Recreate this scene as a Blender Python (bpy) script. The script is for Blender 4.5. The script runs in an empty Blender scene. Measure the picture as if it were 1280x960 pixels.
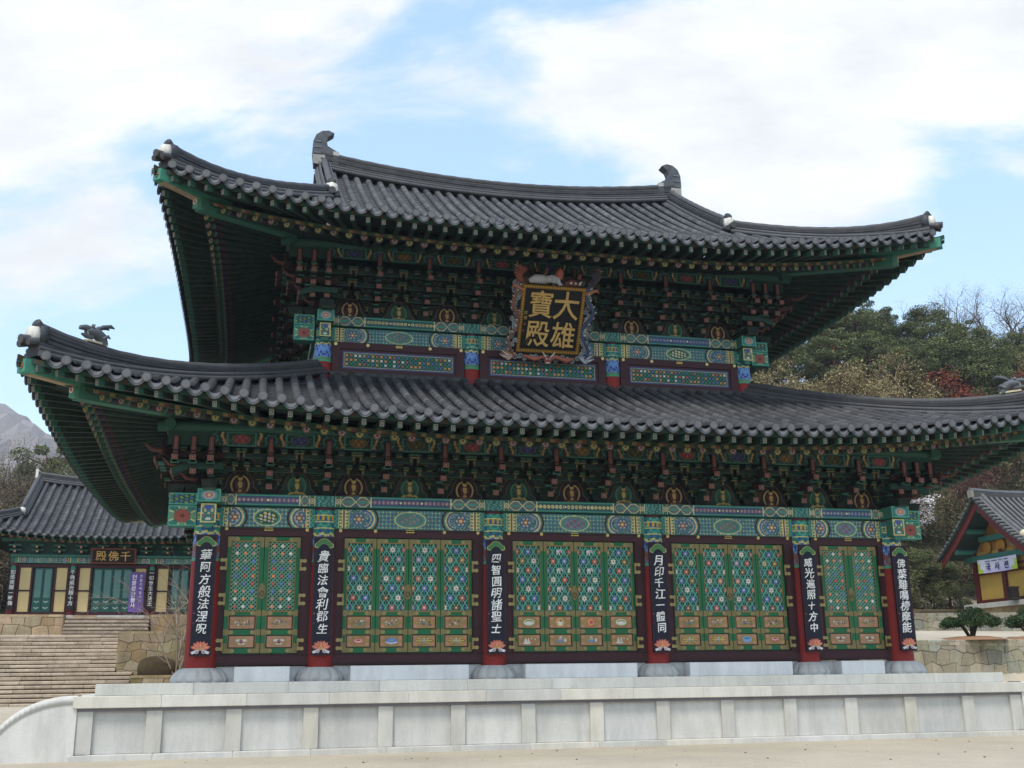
import bpy, math, random
import numpy as np
from mathutils import Matrix, Vector
random.seed(7); rng = np.random.default_rng(7)
PI = math.pi
SC = bpy.context.scene
COL = SC.collection

# ------------------------------------------------------------------ camera, sky, sun, exposure
cam_d = bpy.data.cameras.new('camera'); cam = bpy.data.objects.new('camera', cam_d); COL.objects.link(cam)
R_ = (0.97319452, -0.22964616, -0.01245238); U_ = (-0.04825701, -0.25684335, 0.96524751); F_ = (0.22486369, 0.93877268, 0.26104058)
cam.matrix_world = Matrix(((R_[0], U_[0], -F_[0], -8.4567), (R_[1], U_[1], -F_[1], -28.4277), (R_[2], U_[2], -F_[2], -0.3193), (0, 0, 0, 1)))
cam_d.sensor_width = 36; cam_d.lens = 36 * 1358.36 / 1280; cam_d.clip_start = 0.1; cam_d.clip_end = 6000
SC.camera = cam

SUN_EL, SUN_AZ = math.radians(60), math.radians(215)      # azimuth measured clockwise from +Y
world = bpy.data.worlds.new('World'); SC.world = world; world.use_nodes = True
nt = world.node_tree; nt.nodes.clear()
def N(t, ty, **kw):
    n = t.nodes.new(ty)
    for k, v in kw.items():
        if k == 'inp':
            for a, b in v.items(): n.inputs[a].default_value = b
        else: setattr(n, k, v)
    return n
def mathn(t, op, a, b=None):
    n = t.nodes.new('ShaderNodeMath'); n.operation = op
    for i, x in enumerate((a, b)):
        if x is None: continue
        if isinstance(x, (int, float)): n.inputs[i].default_value = x
        else: t.links.new(x, n.inputs[i])
    return n.outputs[0]
def build_world():
    L = nt.links.new
    sky = N(nt, 'ShaderNodeTexSky', sky_type='NISHITA', sun_disc=False, sun_elevation=SUN_EL, sun_rotation=SUN_AZ, altitude=200, air_density=1.1, dust_density=1.5, ozone_density=1.0)
    tc = N(nt, 'ShaderNodeTexCoord'); sep = N(nt, 'ShaderNodeSeparateXYZ'); 
    # turn about z so that Y is the heading 0.235 rad east of north, then use the tangent plane as a map of the clouds
    rot = N(nt, 'ShaderNodeVectorRotate', rotation_type='Z_AXIS'); rot.inputs['Angle'].default_value = 0.2351
    L(tc.outputs['Generated'], rot.inputs['Vector']); L(rot.outputs[0], sep.inputs[0])
    y = mathn(nt, 'MAXIMUM', mathn(nt, 'ABSOLUTE', sep.outputs['Y']), 0.15)
    X = mathn(nt, 'DIVIDE', sep.outputs['X'], y); Z = mathn(nt, 'DIVIDE', sep.outputs['Z'], y)
    cmb = N(nt, 'ShaderNodeCombineXYZ'); L(X, cmb.inputs[0]); L(Z, cmb.inputs[1]); L(sep.outputs['Y'], cmb.inputs[2])
    nz = N(nt, 'ShaderNodeTexNoise', noise_dimensions='3D'); nz.inputs['Scale'].default_value = 4.2; nz.inputs['Detail'].default_value = 9; nz.inputs['Roughness'].default_value = 0.6; nz.inputs['Distortion'].default_value = 0.35
    mp = N(nt, 'ShaderNodeMapping'); mp.inputs['Scale'].default_value = (0.75, 1.7, 1); mp.inputs['Rotation'].default_value = (0, 0, -0.45)
    L(cmb.outputs[0], mp.inputs[0]); L(mp.outputs[0], nz.inputs['Vector'])
    tot = None
    blobs = [(-0.46, 0.64, 0.24, 0.13, 1.15), (-0.50, 0.50, 0.12, 0.09, 0.75), (-0.47, 0.365, 0.13, 0.045, 0.55), (-0.12, 0.72, 0.16, 0.05, 0.6), (0.33, 0.62, 0.24, 0.085, 1.25), (0.22, 0.54, 0.13, 0.075, 1.0), (0.50, 0.66, 0.16, 0.06, 1.0),
             (0.30, 0.50, 0.10, 0.06, 0.8), (0.50, 0.56, 0.09, 0.03, 0.55), (0.07, 0.60, 0.10, 0.05, 0.55), (-0.9, 0.8, 0.3, 0.3, 1), (0.95, 0.75, 0.3, 0.25, 1), (0.0, 1.4, 1.5, 0.42, 0.9)]
    for (bx, bz, sx, sz, a) in blobs:
        dx = mathn(nt, 'DIVIDE', mathn(nt, 'SUBTRACT', X, bx), sx); dz = mathn(nt, 'DIVIDE', mathn(nt, 'SUBTRACT', Z, bz), sz)
        d2 = mathn(nt, 'ADD', mathn(nt, 'MULTIPLY', dx, dx), mathn(nt, 'MULTIPLY', dz, dz))
        g = mathn(nt, 'MULTIPLY', mathn(nt, 'EXPONENT', mathn(nt, 'MULTIPLY', d2, -0.8)), a)
        tot = g if tot is None else mathn(nt, 'ADD', tot, g)
    m = mathn(nt, 'ADD', mathn(nt, 'MULTIPLY', mathn(nt, 'SUBTRACT', nz.outputs['Fac'], 0.5), 3.4), tot)
    ramp = N(nt, 'ShaderNodeValToRGB'); ramp.color_ramp.interpolation = 'EASE'
    ramp.color_ramp.elements[0].position = 0.12; ramp.color_ramp.elements[0].color = (0, 0, 0, 1)
    ramp.color_ramp.elements[1].position = 1.5; ramp.color_ramp.elements[1].color = (1, 1, 1, 1)
    L(m, ramp.inputs[0])
    haze = mathn(nt, 'MULTIPLY', mathn(nt, 'POWER', mathn(nt, 'SUBTRACT', 1.0, mathn(nt, 'MINIMUM', mathn(nt, 'ABSOLUTE', sep.outputs['Z']), 1.0)), 4.0), 0.35)
    fac = mathn(nt, 'MAXIMUM', ramp.outputs[0], haze)
    b1 = N(nt, 'ShaderNodeBackground'); b1.inputs['Strength'].default_value = 0.15; L(sky.outputs[0], b1.inputs['Color'])
    b2 = N(nt, 'ShaderNodeBackground'); b2.inputs['Color'].default_value = (0.94, 0.965, 1.0, 1); b2.inputs['Strength'].default_value = 0.85
    n2 = N(nt, 'ShaderNodeTexNoise', noise_dimensions='3D'); n2.inputs['Scale'].default_value = 6.5; n2.inputs['Detail'].default_value = 8; n2.inputs['Roughness'].default_value = .6; L(mp.outputs[0], n2.inputs['Vector'])
    r2 = N(nt, 'ShaderNodeMapRange', inp={'From Min': .3, 'From Max': .62, 'To Min': .70, 'To Max': .86}); L(n2.outputs['Fac'], r2.inputs[0]); L(r2.outputs[0], b2.inputs['Strength'])
    b0 = N(nt, 'ShaderNodeBackground'); b0.inputs['Color'].default_value = (0.38, 0.58, 0.80, 1); b0.inputs['Strength'].default_value = 0.48
    ad = N(nt, 'ShaderNodeAddShader'); L(b1.outputs[0], ad.inputs[0]); L(b0.outputs[0], ad.inputs[1])
    mx = N(nt, 'ShaderNodeMixShader'); L(fac, mx.inputs[0]); L(ad.outputs[0], mx.inputs[1]); L(b2.outputs[0], mx.inputs[2])
    out = N(nt, 'ShaderNodeOutputWorld'); L(mx.outputs[0], out.inputs[0])
build_world()
sun_d = bpy.data.lights.new('sun', 'SUN'); sun_d.energy = 2.4; sun_d.angle = math.radians(16); sun_d.color = (1, 0.95, 0.87)
sun = bpy.data.objects.new('sun', sun_d); COL.objects.link(sun)
sd = Vector((math.sin(SUN_AZ) * math.cos(SUN_EL), math.cos(SUN_AZ) * math.cos(SUN_EL), math.sin(SUN_EL)))
sun.rotation_euler = sd.to_track_quat('Z', 'Y').to_euler(); sun.location = sd * 60
vs = SC.view_settings; vs.view_transform = 'Standard'; vs.look = 'None'; vs.gamma = 1; vs.use_curve_mapping = False; vs.exposure = 0.42

# ------------------------------------------------------------------ helpers
def lin(c):
    c = np.asarray(c, float) / 255.0
    return np.where(c <= 0.04045, c / 12.92, ((c + 0.055) / 1.055) ** 2.4)
class MB:
    """Collects coloured faces and links them as ONE mesh object."""
    def __init__(s): s.V = []; s.F = []; s.C = []; s.S = []; s.n = 0; s.M = None; s.gain = 1.0
    def add(s, vs_, fs, col, smooth=False):
        v = np.asarray(vs_, float).reshape(-1, 3)
        if s.M is not None: v = v @ np.array(s.M.to_3x3()).T + np.array(s.M.translation)
        if s.M is not None and s.M.determinant() < 0: fs = [tuple(f)[::-1] for f in fs]
        s.V.append(v); b = s.n; s.n += len(v)
        s.F.extend([tuple(i + b for i in f) for f in fs])
        c = np.asarray(col, float) * s.gain  # factor below one darkens the colours, standing in for under-eave shade
        if c.ndim == 1: s.C.append(np.repeat(lin(c)[None], len(fs), 0))
        else: s.C.append(lin(c))
        s.S.extend([smooth] * len(fs))
    def box(s, c, d, col, rz=0, taper=1.0, rx=0):
        x, y, z = d[0] / 2, d[1] / 2, d[2] / 2
        v = np.array([(-x * taper, -y * taper, -z), (x * taper, -y * taper, -z), (x * taper, y * taper, -z), (-x * taper, y * taper, -z), (-x, -y, z), (x, -y, z), (x, y, z), (-x, y, z)])
        if rx: v = v @ np.array(Matrix.Rotation(rx, 3, 'X')).T
        if rz: v = v @ np.array(Matrix.Rotation(rz, 3, 'Z')).T
        s.add(v + np.array(c), [(0, 3, 2, 1), (4, 5, 6, 7), (0, 1, 5, 4), (1, 2, 6, 5), (2, 3, 7, 6), (3, 0, 4, 7)], col)
    def beam(s, p0, p1, w, h, col, ends=None):
        """box from p0 to p1 with width w (horizontal) and height h"""
        p0, p1 = np.array(p0, float), np.array(p1, float); d = p1 - p0; d /= np.linalg.norm(d)
        r = np.cross(d, (0, 0, 1.0)); r /= max(1e-9, np.linalg.norm(r)); u = np.cross(r, d)
        v = [p + r * a * w / 2 + u * b * h / 2 for p in (p0, p1) for a, b in ((-1, -1), (1, -1), (1, 1), (-1, 1))]
        cols = [col] * 6
        if ends is not None: cols = [col, ends, col, col, col, col]
        s.add(v, [(0, 1, 2, 3), (7, 6, 5, 4), (1, 0, 4, 5), (2, 1, 5, 6), (3, 2, 6, 7), (0, 3, 7, 4)], np.array(cols, float))
    def tube(s, pts, rad, n, col, caps=True, smooth=True):
        pts = np.asarray(pts, float); m = len(pts)
        rad = np.broadcast_to(np.asarray(rad, float), (m,))
        t = np.gradient(pts, axis=0); t /= np.linalg.norm(t, axis=1)[:, None] + 1e-12
        ref = np.array((0, 0, 1.0)) if abs(t[0][2]) < 0.9 else np.array((1.0, 0, 0))
        vs_ = []; a = np.arange(n) * 2 * PI / n
        for i in range(m):
            r = np.cross(t[i], ref); r /= np.linalg.norm(r) + 1e-12; u = np.cross(r, t[i]); ref = u
            vs_.append(pts[i] + rad[i] * (np.cos(a)[:, None] * r + np.sin(a)[:, None] * u))
        fs = [(i * n + j, i * n + (j + 1) % n, (i + 1) * n + (j + 1) % n, (i + 1) * n + j) for i in range(m - 1) for j in range(n)]
        s.add(np.concatenate(vs_), fs, col, smooth)
        if caps:
            s.add(vs_[0], [tuple(range(n))[::-1]], col); s.add(vs_[-1], [tuple(range(n))], col)
    def lathe(s, prof, n, col, c=(0, 0, 0), smooth=True, wob=None):
        a = np.arange(n) * 2 * PI / n; vs_ = []
        for k, (r, z) in enumerate(prof):
            rr = r * (1 + (wob(a, k) if wob else 0))
            vs_.append(np.stack([c[0] + rr * np.cos(a), c[1] + rr * np.sin(a), np.full(n, c[2] + z)], 1))
        fs = [(i * n + j, i * n + (j + 1) % n, (i + 1) * n + (j + 1) % n, (i + 1) * n + j) for i in range(len(prof) - 1) for j in range(n)]
        if np.asarray(col).ndim == 2 or (isinstance(col, list) and isinstance(col[0], (list, tuple, np.ndarray))):
            cc = np.repeat(np.asarray(col, float), n, 0)
            s.add(np.concatenate(vs_), fs, cc, smooth)
        else: s.add(np.concatenate(vs_), fs, col, smooth)
        c0 = col if np.asarray(col).ndim == 1 else col[-1]
        s.add(vs_[-1], [tuple(range(n))], c0)
    def poly(s, pts, y, th, col):
        """flat shape in the x-z plane facing -y, front at y, thickness th"""
        p = np.asarray(pts, float)
        if 0.5 * np.sum(p[:, 0] * np.roll(p[:, 1], -1) - np.roll(p[:, 0], -1) * p[:, 1]) < 0: p = p[::-1]
        n = len(p); f = np.stack([p[:, 0], np.full(n, y), p[:, 1]], 1); b = f + np.array((0, th, 0))
        s.add(np.concatenate([f, b]), [tuple(range(n))] + [(i, i + n, (i + 1) % n + n, (i + 1) % n) for i in range(n)], col)
    def ell(s, cx, cz, rx, rz, y, th, col, n=14, a0=0):
        a = np.arange(n) * 2 * PI / n + a0
        s.poly(np.stack([cx + rx * np.cos(a), cz + rz * np.sin(a)], 1), y, th, col)
    def star(s, cx, cz, r0, r1, k, y, th, col, a0=PI / 2):
        a = np.arange(2 * k) * PI / k + a0; r = np.where(np.arange(2 * k) % 2 == 0, r1, r0)
        s.poly(np.stack([cx + r * np.cos(a), cz + r * np.sin(a)], 1), y, th, col)
    def disc(s, c, nrm, r, col, n=10, a0=0):
        nrm = np.array(nrm, float); nrm /= np.linalg.norm(nrm); ref = np.array((0, 0, 1.0)) if abs(nrm[2]) < .9 else np.array((1.0, 0, 0))
        a_ = np.cross(ref, nrm); a_ /= np.linalg.norm(a_); b_ = np.cross(nrm, a_); t = np.arange(n) * 2 * PI / n + a0
        s.add(np.array(c) + r * (np.cos(t)[:, None] * a_ + np.sin(t)[:, None] * b_), [tuple(range(n))], col)
    def grid(s, P, col, smooth=False, flip=False):
        """P (m,n,3) sheet; col flat or (m-1,n-1,3)"""
        m, n = P.shape[:2]; idx = np.arange(m * n).reshape(m, n)
        q = np.stack([idx[:-1, :-1], idx[1:, :-1], idx[1:, 1:], idx[:-1, 1:]], -1).reshape(-1, 4)
        if flip: q = q[:, ::-1]
        c = np.asarray(col, float)
        if c.ndim == 3: c = c.reshape(-1, 3)
        s.add(P.reshape(-1, 3), [tuple(x) for x in q.tolist()], c, smooth)
    def paint(s, x0, x1, z0, z1, y, fn, res=0.016):
        """painted board facing -y; fn(X, Z in metres from the lower left, W, H) -> colours 0..255"""
        nx = max(2, int(abs(x1 - x0) / res)); nz = max(2, int((z1 - z0) / res))
        xs = np.linspace(x0, x1, nx + 1); zs = np.linspace(z0, z1, nz + 1)
        P = np.zeros((nx + 1, nz + 1, 3)); P[..., 0] = xs[:, None]; P[..., 1] = y; P[..., 2] = zs[None]
        X, Z = np.meshgrid((np.arange(nx) + .5) / nx * abs(x1 - x0), (np.arange(nz) + .5) / nz * (z1 - z0), indexing='ij')
        s.grid(P, fn(X, Z, abs(x1 - x0), z1 - z0), flip=True) if x1 < x0 else s.grid(P, fn(X, Z, abs(x1 - x0), z1 - z0))
    def build(s, name, mat, parent=None, loc=None):
        me = bpy.data.meshes.new(name); V = np.concatenate(s.V)
        me.from_pydata(V.tolist(), [], s.F); me.polygons.foreach_set('use_smooth', s.S)
        at = me.color_attributes.new('Col', 'FLOAT_COLOR', 'CORNER')
        lt = np.zeros(len(me.polygons), np.int32); me.polygons.foreach_get('loop_total', lt)
        C = np.concatenate(s.C); C = np.concatenate([C, np.ones((len(C), 1))], 1)
        at.data.foreach_set('color', np.repeat(C, lt, 0).astype(np.float32).ravel())
        me.materials.append(mat); me.update()
        return link(name, me, parent, loc)
def link(name, me, parent=None, loc=None):
    o = bpy.data.objects.new(name, me); COL.objects.link(o)
    if loc is not None: o.location = loc
    if parent is not None: o.parent = parent
    return o
def tag(o, label=None, cat=None, group=None, kind=None):
    if label: o['label'] = label
    if cat: o['category'] = cat
    if group: o['group'] = group
    if kind: o['kind'] = kind
    return o
def thing(name, loc, label, cat, group=None):
    o = bpy.data.objects.new(name, None); o.empty_display_size = .3; COL.objects.link(o); o.location = loc
    return tag(o, label, cat, group)
def part_copy(o, parent, loc=None):
    c = o.copy(); COL.objects.link(c); c.parent = parent
    if loc is not None: c.location = loc
    return c
def copy_tree(o, parent=None):
    c = o.copy(); COL.objects.link(c); c.parent = parent
    for ch in [x for x in CH.get(o.name, [])]: copy_tree(ch, c)
    return c
CH = {}
def kids(o, *cs): CH.setdefault(o.name, []).extend(cs); return o

# ------------------------------------------------------------------ materials
def new_mat(name):
    m = bpy.data.materials.new(name); m.use_nodes = True; t = m.node_tree
    return m, t, t.nodes['Principled BSDF'], t.links.new
def col_mat(name, rough=0.6, spec=0.3, var=0.25, vscale=3.0, fine=0.12, fscale=40.0, bump=0.0, bscale=30.0, metal=0.0, sat=1.0, stain=0.0, dust=0.0):
    """surface colour from the painted colour attribute, weathered by two noises"""
    m, t, b, L = new_mat(name)
    at = N(t, 'ShaderNodeAttribute', attribute_name='Col'); tc = N(t, 'ShaderNodeTexCoord')
    n1 = N(t, 'ShaderNodeTexNoise', inp={'Scale': vscale, 'Detail': 5.0, 'Roughness': .6}); n2 = N(t, 'ShaderNodeTexNoise', inp={'Scale': fscale, 'Detail': 3.0})
    geo = N(t, 'ShaderNodeNewGeometry')
    L(geo.outputs['Position'], n1.inputs['Vector']); L(geo.outputs['Position'], n2.inputs['Vector'])
    a = mathn(t, 'ADD', mathn(t, 'MULTIPLY', mathn(t, 'SUBTRACT', n1.outputs['Fac'], .5), var * 2), 1.0)
    c = mathn(t, 'ADD', mathn(t, 'MULTIPLY', mathn(t, 'SUBTRACT', n2.outputs['Fac'], .5), fine * 2), 1.0)
    f = mathn(t, 'MULTIPLY', a, c)
    if stain > 0:
        mp = N(t, 'ShaderNodeMapping'); mp.inputs['Scale'].default_value = (1.6, 1.6, .35); L(geo.outputs['Position'], mp.inputs[0])
        n3 = N(t, 'ShaderNodeTexNoise', inp={'Scale': 1.5, 'Detail': 8.0, 'Roughness': .7}); L(mp.outputs[0], n3.inputs['Vector'])
        r = N(t, 'ShaderNodeMapRange', inp={'From Min': .42, 'From Max': .68, 'To Min': 1.0, 'To Max': 1 - stain}); L(n3.outputs['Fac'], r.inputs[0])
        f = mathn(t, 'MULTIPLY', f, r.outputs[0])
    mul = N(t, 'ShaderNodeVectorMath', operation='SCALE'); L(at.outputs['Color'], mul.inputs[0]); L(f, mul.inputs['Scale'])
    co = mul.outputs[0]
    if sat != 1.0:
        hs = N(t, 'ShaderNodeHueSaturation'); hs.inputs['Saturation'].default_value = sat; L(co, hs.inputs['Color']); co = hs.outputs[0]
    if dust > 0:                                              # dusty, rubbed patches
        n5 = N(t, 'ShaderNodeTexNoise', inp={'Scale': 3.7, 'Detail': 8.0, 'Roughness': .7}); L(geo.outputs['Position'], n5.inputs['Vector'])
        r5 = N(t, 'ShaderNodeMapRange', inp={'From Min': .42, 'From Max': .72, 'To Min': 0.0, 'To Max': dust}); L(n5.outputs['Fac'], r5.inputs[0])
        mx5 = N(t, 'ShaderNodeMix', data_type='RGBA'); L(r5.outputs[0], mx5.inputs[0]); L(co, mx5.inputs[6]); mx5.inputs[7].default_value = (.075, .072, .06, 1); co = mx5.outputs[2]
    L(co, b.inputs['Base Color'])
    b.inputs['Roughness'].default_value = rough; b.inputs['Specular IOR Level'].default_value = spec; b.inputs['Metallic'].default_value = metal
    if bump > 0:
        n4 = N(t, 'ShaderNodeTexNoise', inp={'Scale': bscale, 'Detail': 5.0, 'Roughness': .6}); L(geo.outputs['Position'], n4.inputs['Vector'])
        bp = N(t, 'ShaderNodeBump', inp={'Strength': bump, 'Distance': .05}); L(n4.outputs['Fac'], bp.inputs['Height']); L(bp.outputs[0], b.inputs['Normal'])
    return m
M_PAINT = col_mat('painted_timber', .7, .2, .22, 2.0, .22, 55, sat=.84, dust=.32)
M_WOOD = col_mat('lacquered_timber', .55, .3, .2, 1.5, .12, 30, bump=.08, bscale=12)
M_TILE = col_mat('roof_tile', .62, .32, .34, 1.2, .25, 9, bump=.15, bscale=26, stain=.22)
M_GRANITE = col_mat('granite', .88, .15, .16, .7, .22, 70, bump=.2, bscale=60, stain=.2)
M_STONE = col_mat('field_stone', .9, .15, .35, 1.4, .28, 14, bump=.5, bscale=9, stain=.25)
M_BRASS = col_mat('brass', .45, .4, .2, 5, .1, 50, metal=.35)
M_LEAF = col_mat('leaf', .7, .15, .35, .6, .2, 5)
M_BARK = col_mat('bark', .9, .1, .3, 2, .2, 20)
M_CLOTH = col_mat('banner_cloth', .8, .1, .08, 1, .04, 30)
M_PLASTER = col_mat('plaster', .9, .1, .1, 1.2, .06, 30, stain=.1)

# ------------------------------------------------------------------ dancheong palette (0..255)
TQ = (44, 140, 122); TQD = (22, 92, 80); GRN = (22, 66, 50); DGRN = (15, 42, 34); BLU = (56, 84, 150); LBL = (92, 132, 190); NAVY = (28, 38, 88)
YEL = (205, 190, 112); GOLD = (190, 150, 48); RED = (150, 46, 36); PINK = (196, 120, 106); MAR = (70, 24, 36); WHT = (208, 205, 190); ORA = (196, 104, 40); BLK = (14, 16, 18)
FRAME = (58, 27, 31); CRED = (130, 30, 24); DOORG = (28, 98, 60); BRS = (118, 106, 66)
def mixc(base, mask, c): return np.where(mask[..., None], np.array(c, float), base)
def full(X, c): return np.broadcast_to(np.array(c, float), X.shape + (3,)).copy()
def ring(X, Z, cx, cz, rx, rz=None):
    rz = rz or rx
    return np.sqrt(((X - cx) / rx) ** 2 + ((Z - cz) / rz) ** 2)
def jit(X, amp=18):
    return rng.normal(0, amp, X.shape)[..., None]
def star_lattice(X, Z, p, c0, cl, cd):
    o = full(X, c0); a = (X / p); b = (Z / p)
    o = mixc(o, (np.abs((a + b) % 1 - .5) < .09) | (np.abs((a - b) % 1 - .5) < .09), cl)
    d = np.hypot((a + .5) % 1 - .5, (b + .5) % 1 - .5); o = mixc(o, d < .2, cd)
    d = np.hypot(a % 1 - .5, b % 1 - .5); return mixc(o, d < .16, YEL)
def fn_changbang(kind=0, small=False):
    """main beam: striped ends, round lotus ends with coloured arcs, latticed middle with an oval picture"""
    def f(X, Z, W, H):
        o = full(X, (40, 110, 112)); o = o + jit(X, 10)
        S = np.minimum(X, W - X)                                   # distance from nearer end
        e = .5 if small else .95                                   # end ornament length
        n1 = np.sin(X * 37 + 3 * np.sin(Z * 29)) * np.sin(Z * 41 + 2 * np.sin(X * 23))
        o = mixc(o, (n1 > .45), BLU); o = mixc(o, (n1 < -.55), TQD); o = mixc(o, (np.abs(n1) < .045), YEL)
        o = mixc(o, S < .12, TQ); w = np.sin(X * 60) * np.sin(Z * 55); o = mixc(o, (S < .12) & (w > .3), TQD)
        for k in range(2 if small else 3):
            a = .12 + k * .085
            o = mixc(o, (S > a) & (S < a + .085), (34, 104, 92)); o = mixc(o, np.abs(S - a) < .012, YEL)
            dd = np.hypot(S - a - .042, (Z + .03) % .085 - .042); o = mixc(o, (dd < .026), YEL if k != 1 else RED)
        a = .12 + (2 if small else 3) * .085
        o = mixc(o, np.abs(S - a) < .012, YEL)
        # lotus disc and arcs
        cx = a + (e - a) * .45
        r = ring(S, Z, cx, H / 2, H * .36)
        pet = np.cos(6 * np.arctan2(Z - H / 2, S - cx))
        o = mixc(o, r < 1.0, (84, 134, 146)); o = mixc(o, r < .9, (44, 92, 122)); o = mixc(o, (r < .7) & (pet > 0), (170, 172, 158)); o = mixc(o, r < .42, RED); o = mixc(o, r < .22, YEL)
        R2 = ring(S, Z, e - H * .35, H / 2, H * .52)
        inn = S > e - H * .35
        for lo, hi, c in ((.62, .72, (160, 166, 156)), (.72, .9, (52, 86, 132)), (.9, 1.06, YEL), (1.08, 1.22, TQ), (1.22, 1.42, MAR)):
            o = mixc(o, inn & (R2 > lo) & (R2 < hi), c)
        mid = (S > e - H * .35) & (R2 >= 1.42)
        lat = star_lattice(X, Z, .1, (44, 100, 116), (70, 146, 138), (56, 80, 122))
        o = np.where(mid[..., None], lat, o)
        rr = ring(X, Z, W / 2, H / 2, .36 if not small else .3, H * .36)
        o = mixc(o, rr < 1.18, YEL); o = mixc(o, rr < 1.08, TQ); o = mixc(o, rr < .9, [(70, 118, 120), (40, 84, 70), (88, 120, 130)][kind % 3])
        q = np.sin(X * 31 + kind) * np.sin(Z * 37 + X * 9)
        o = mixc(o, (rr < .8) & (q > .35), [(150, 110, 110), YEL, (120, 110, 150)][kind % 3]); o = mixc(o, (rr < .7) & (q < -.5), [(80, 130, 90), WHT, RED][kind % 3])
        o = mixc(o, (Z < .014) | (Z > H - .012), TQD); o = mixc(o, (Z > .014) & (Z < .024), RED if False else TQ)
        return o
    return f
def fn_pyeongbang(kind=0, small=False):
    def f(X, Z, W, H):
        o = full(X, (38, 112, 108)) + jit(X, 9)
        S = np.minimum(X, W - X); e = .62 if small else 1.15
        w = np.sin(X * 52 + 2 * np.sin(Z * 40)) * np.sin(Z * 48 + X * 8)
        cl = S < .26; o = mixc(o, cl & (w > .25), (88, 158, 150)); o = mixc(o, cl & (w < -.4), TQD)
        o = mixc(o, (S > .26) & (S < .4), (50, 104, 84)); o = mixc(o, np.abs(S - .26) < .011, YEL); o = mixc(o, np.abs(S - .4) < .011, YEL)
        d = np.hypot(S - .33, Z - H / 2); o = mixc(o, d < .07, YEL); o = mixc(o, d < .05, BLU); o = mixc(o, d < .025, YEL)
        span = e - .4; n = 1 if small else 2; p = span / n
        u = ((S - .4) % p) / p; env = np.abs(np.sin(u * PI)) * (H * .46)
        dz = np.abs(Z - H / 2); inz = (S > .4) & (S < e)
        o = mixc(o, inz, (40, 84, 112)); o = mixc(o, inz & (dz < env - .012), (66, 128, 120)); o = mixc(o, inz & (dz < env * .62), (112, 96, 106)); o = mixc(o, inz & (dz < env * .3), TQ)
        o = mixc(o, inz & (np.abs(dz - env) < .014), YEL)
        o = mixc(o, (S > e) & (S < e + .035), YEL)
        mid = S > e + .035
        pat = full(X, [(52, 76, 112), (40, 90, 94), (48, 78, 116)][kind % 3]); v = np.hypot((X * 9) % 1 - .5, (Z - H / 2) * 9)
        pat = mixc(pat, (v < .42) & (v > .22), [(150, 104, 130), YEL, (104, 120, 160)][kind % 3]); pat = mixc(pat, v < .14, YEL)
        o = np.where(mid[..., None], pat, o)
        o = mixc(o, mid & ((Z < .045) | (Z > H - .045)), TQ)
        for sx in (-.28, .28):
            d = np.hypot(X - W / 2 - sx * (0 if small else 1), Z - H / 2); o = mixc(o, d < .055, BLK); o = mixc(o, d < .034, WHT)
        o = mixc(o, (Z < .012) | (Z > H - .01), TQD)
        return o
    return f
def fn_purlin(k):
    ec = [(140, 30, 40), (34, 40, 110), (120, 84, 20), (70, 60, 20)][k % 4]
    def f(X, Z, W, H):
        o = full(X, (20, 62, 52)) + jit(X, 6)
        S = np.abs(X - W / 2)
        w = np.sin(X * 40) * np.sin(Z * 34); o = mixc(o, w > .6, (60, 110, 80)); o = mixc(o, w < -.7, (30, 60, 90))
        o = mixc(o, (np.abs(S - .34) < .014) | ((S < .34) & ((Z < .03) | (Z > H - .03))), TQ)
        r = ring(X, Z, W / 2, H / 2, .2, H * .33); o = mixc(o, r < 1.15, (80, 110, 70)); o = mixc(o, r < 1, ec); o = mixc(o, (r < .7) & (w > .2), tuple(min(255, c + 40) for c in ec))
        z = (Z - H / 2); lf = np.abs(S - .44 - .035 * np.sin(z * 16)); o = mixc(o, (lf < .032) & (np.abs(z) < H * .42), (190, 130, 44)); o = mixc(o, (lf < .02) & (z > H * .1), (214, 186, 80))
        r2 = ring(S, Z, .72, H / 2, .16, H * .4); o = mixc(o, (r2 < 1) & (r2 > .8), (70, 140, 120)); o = mixc(o, (r2 < .6) & (r2 > .45), (60, 90, 150))
        return o
    return f

# ------------------------------------------------------------------ ground and terrain
GZ = -1.98
def sst(a, b, x):
    t = np.clip((x - a) / (b - a), 0, 1); return t * t * (3 - 2 * t)
def terrain_z(x, y):
    x = np.asarray(x, float); y = np.asarray(y, float)
    z = GZ + .72 * sst(4, 24, y)
    rightw = sst(13, 22, x)
    zr = 1.0 + .09 * np.clip(y - 15, 0, 18) + 0.80 * np.clip(y - 33.0, 0, 31) + .08 * np.clip(y - 64, 0, 60)
    zr = zr + .10 * np.clip(x - 34, 0, 50) * sst(38, 60, y)
    zl = GZ + .72 + 4.6 * sst(32, 34.5, y) + .34 * np.clip(y - 44, 0, 26) + .15 * np.clip(y - 70, 0, 40)
    back = sst(30, 36, y)
    zz = zl * (1 - sst(-4, 30, x)) + zr * sst(-4, 30, x)
    zc = np.where(y < 15.5, z, z * (1 - rightw) + zr * rightw)
    return zc * (1 - back) + zz * back
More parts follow.
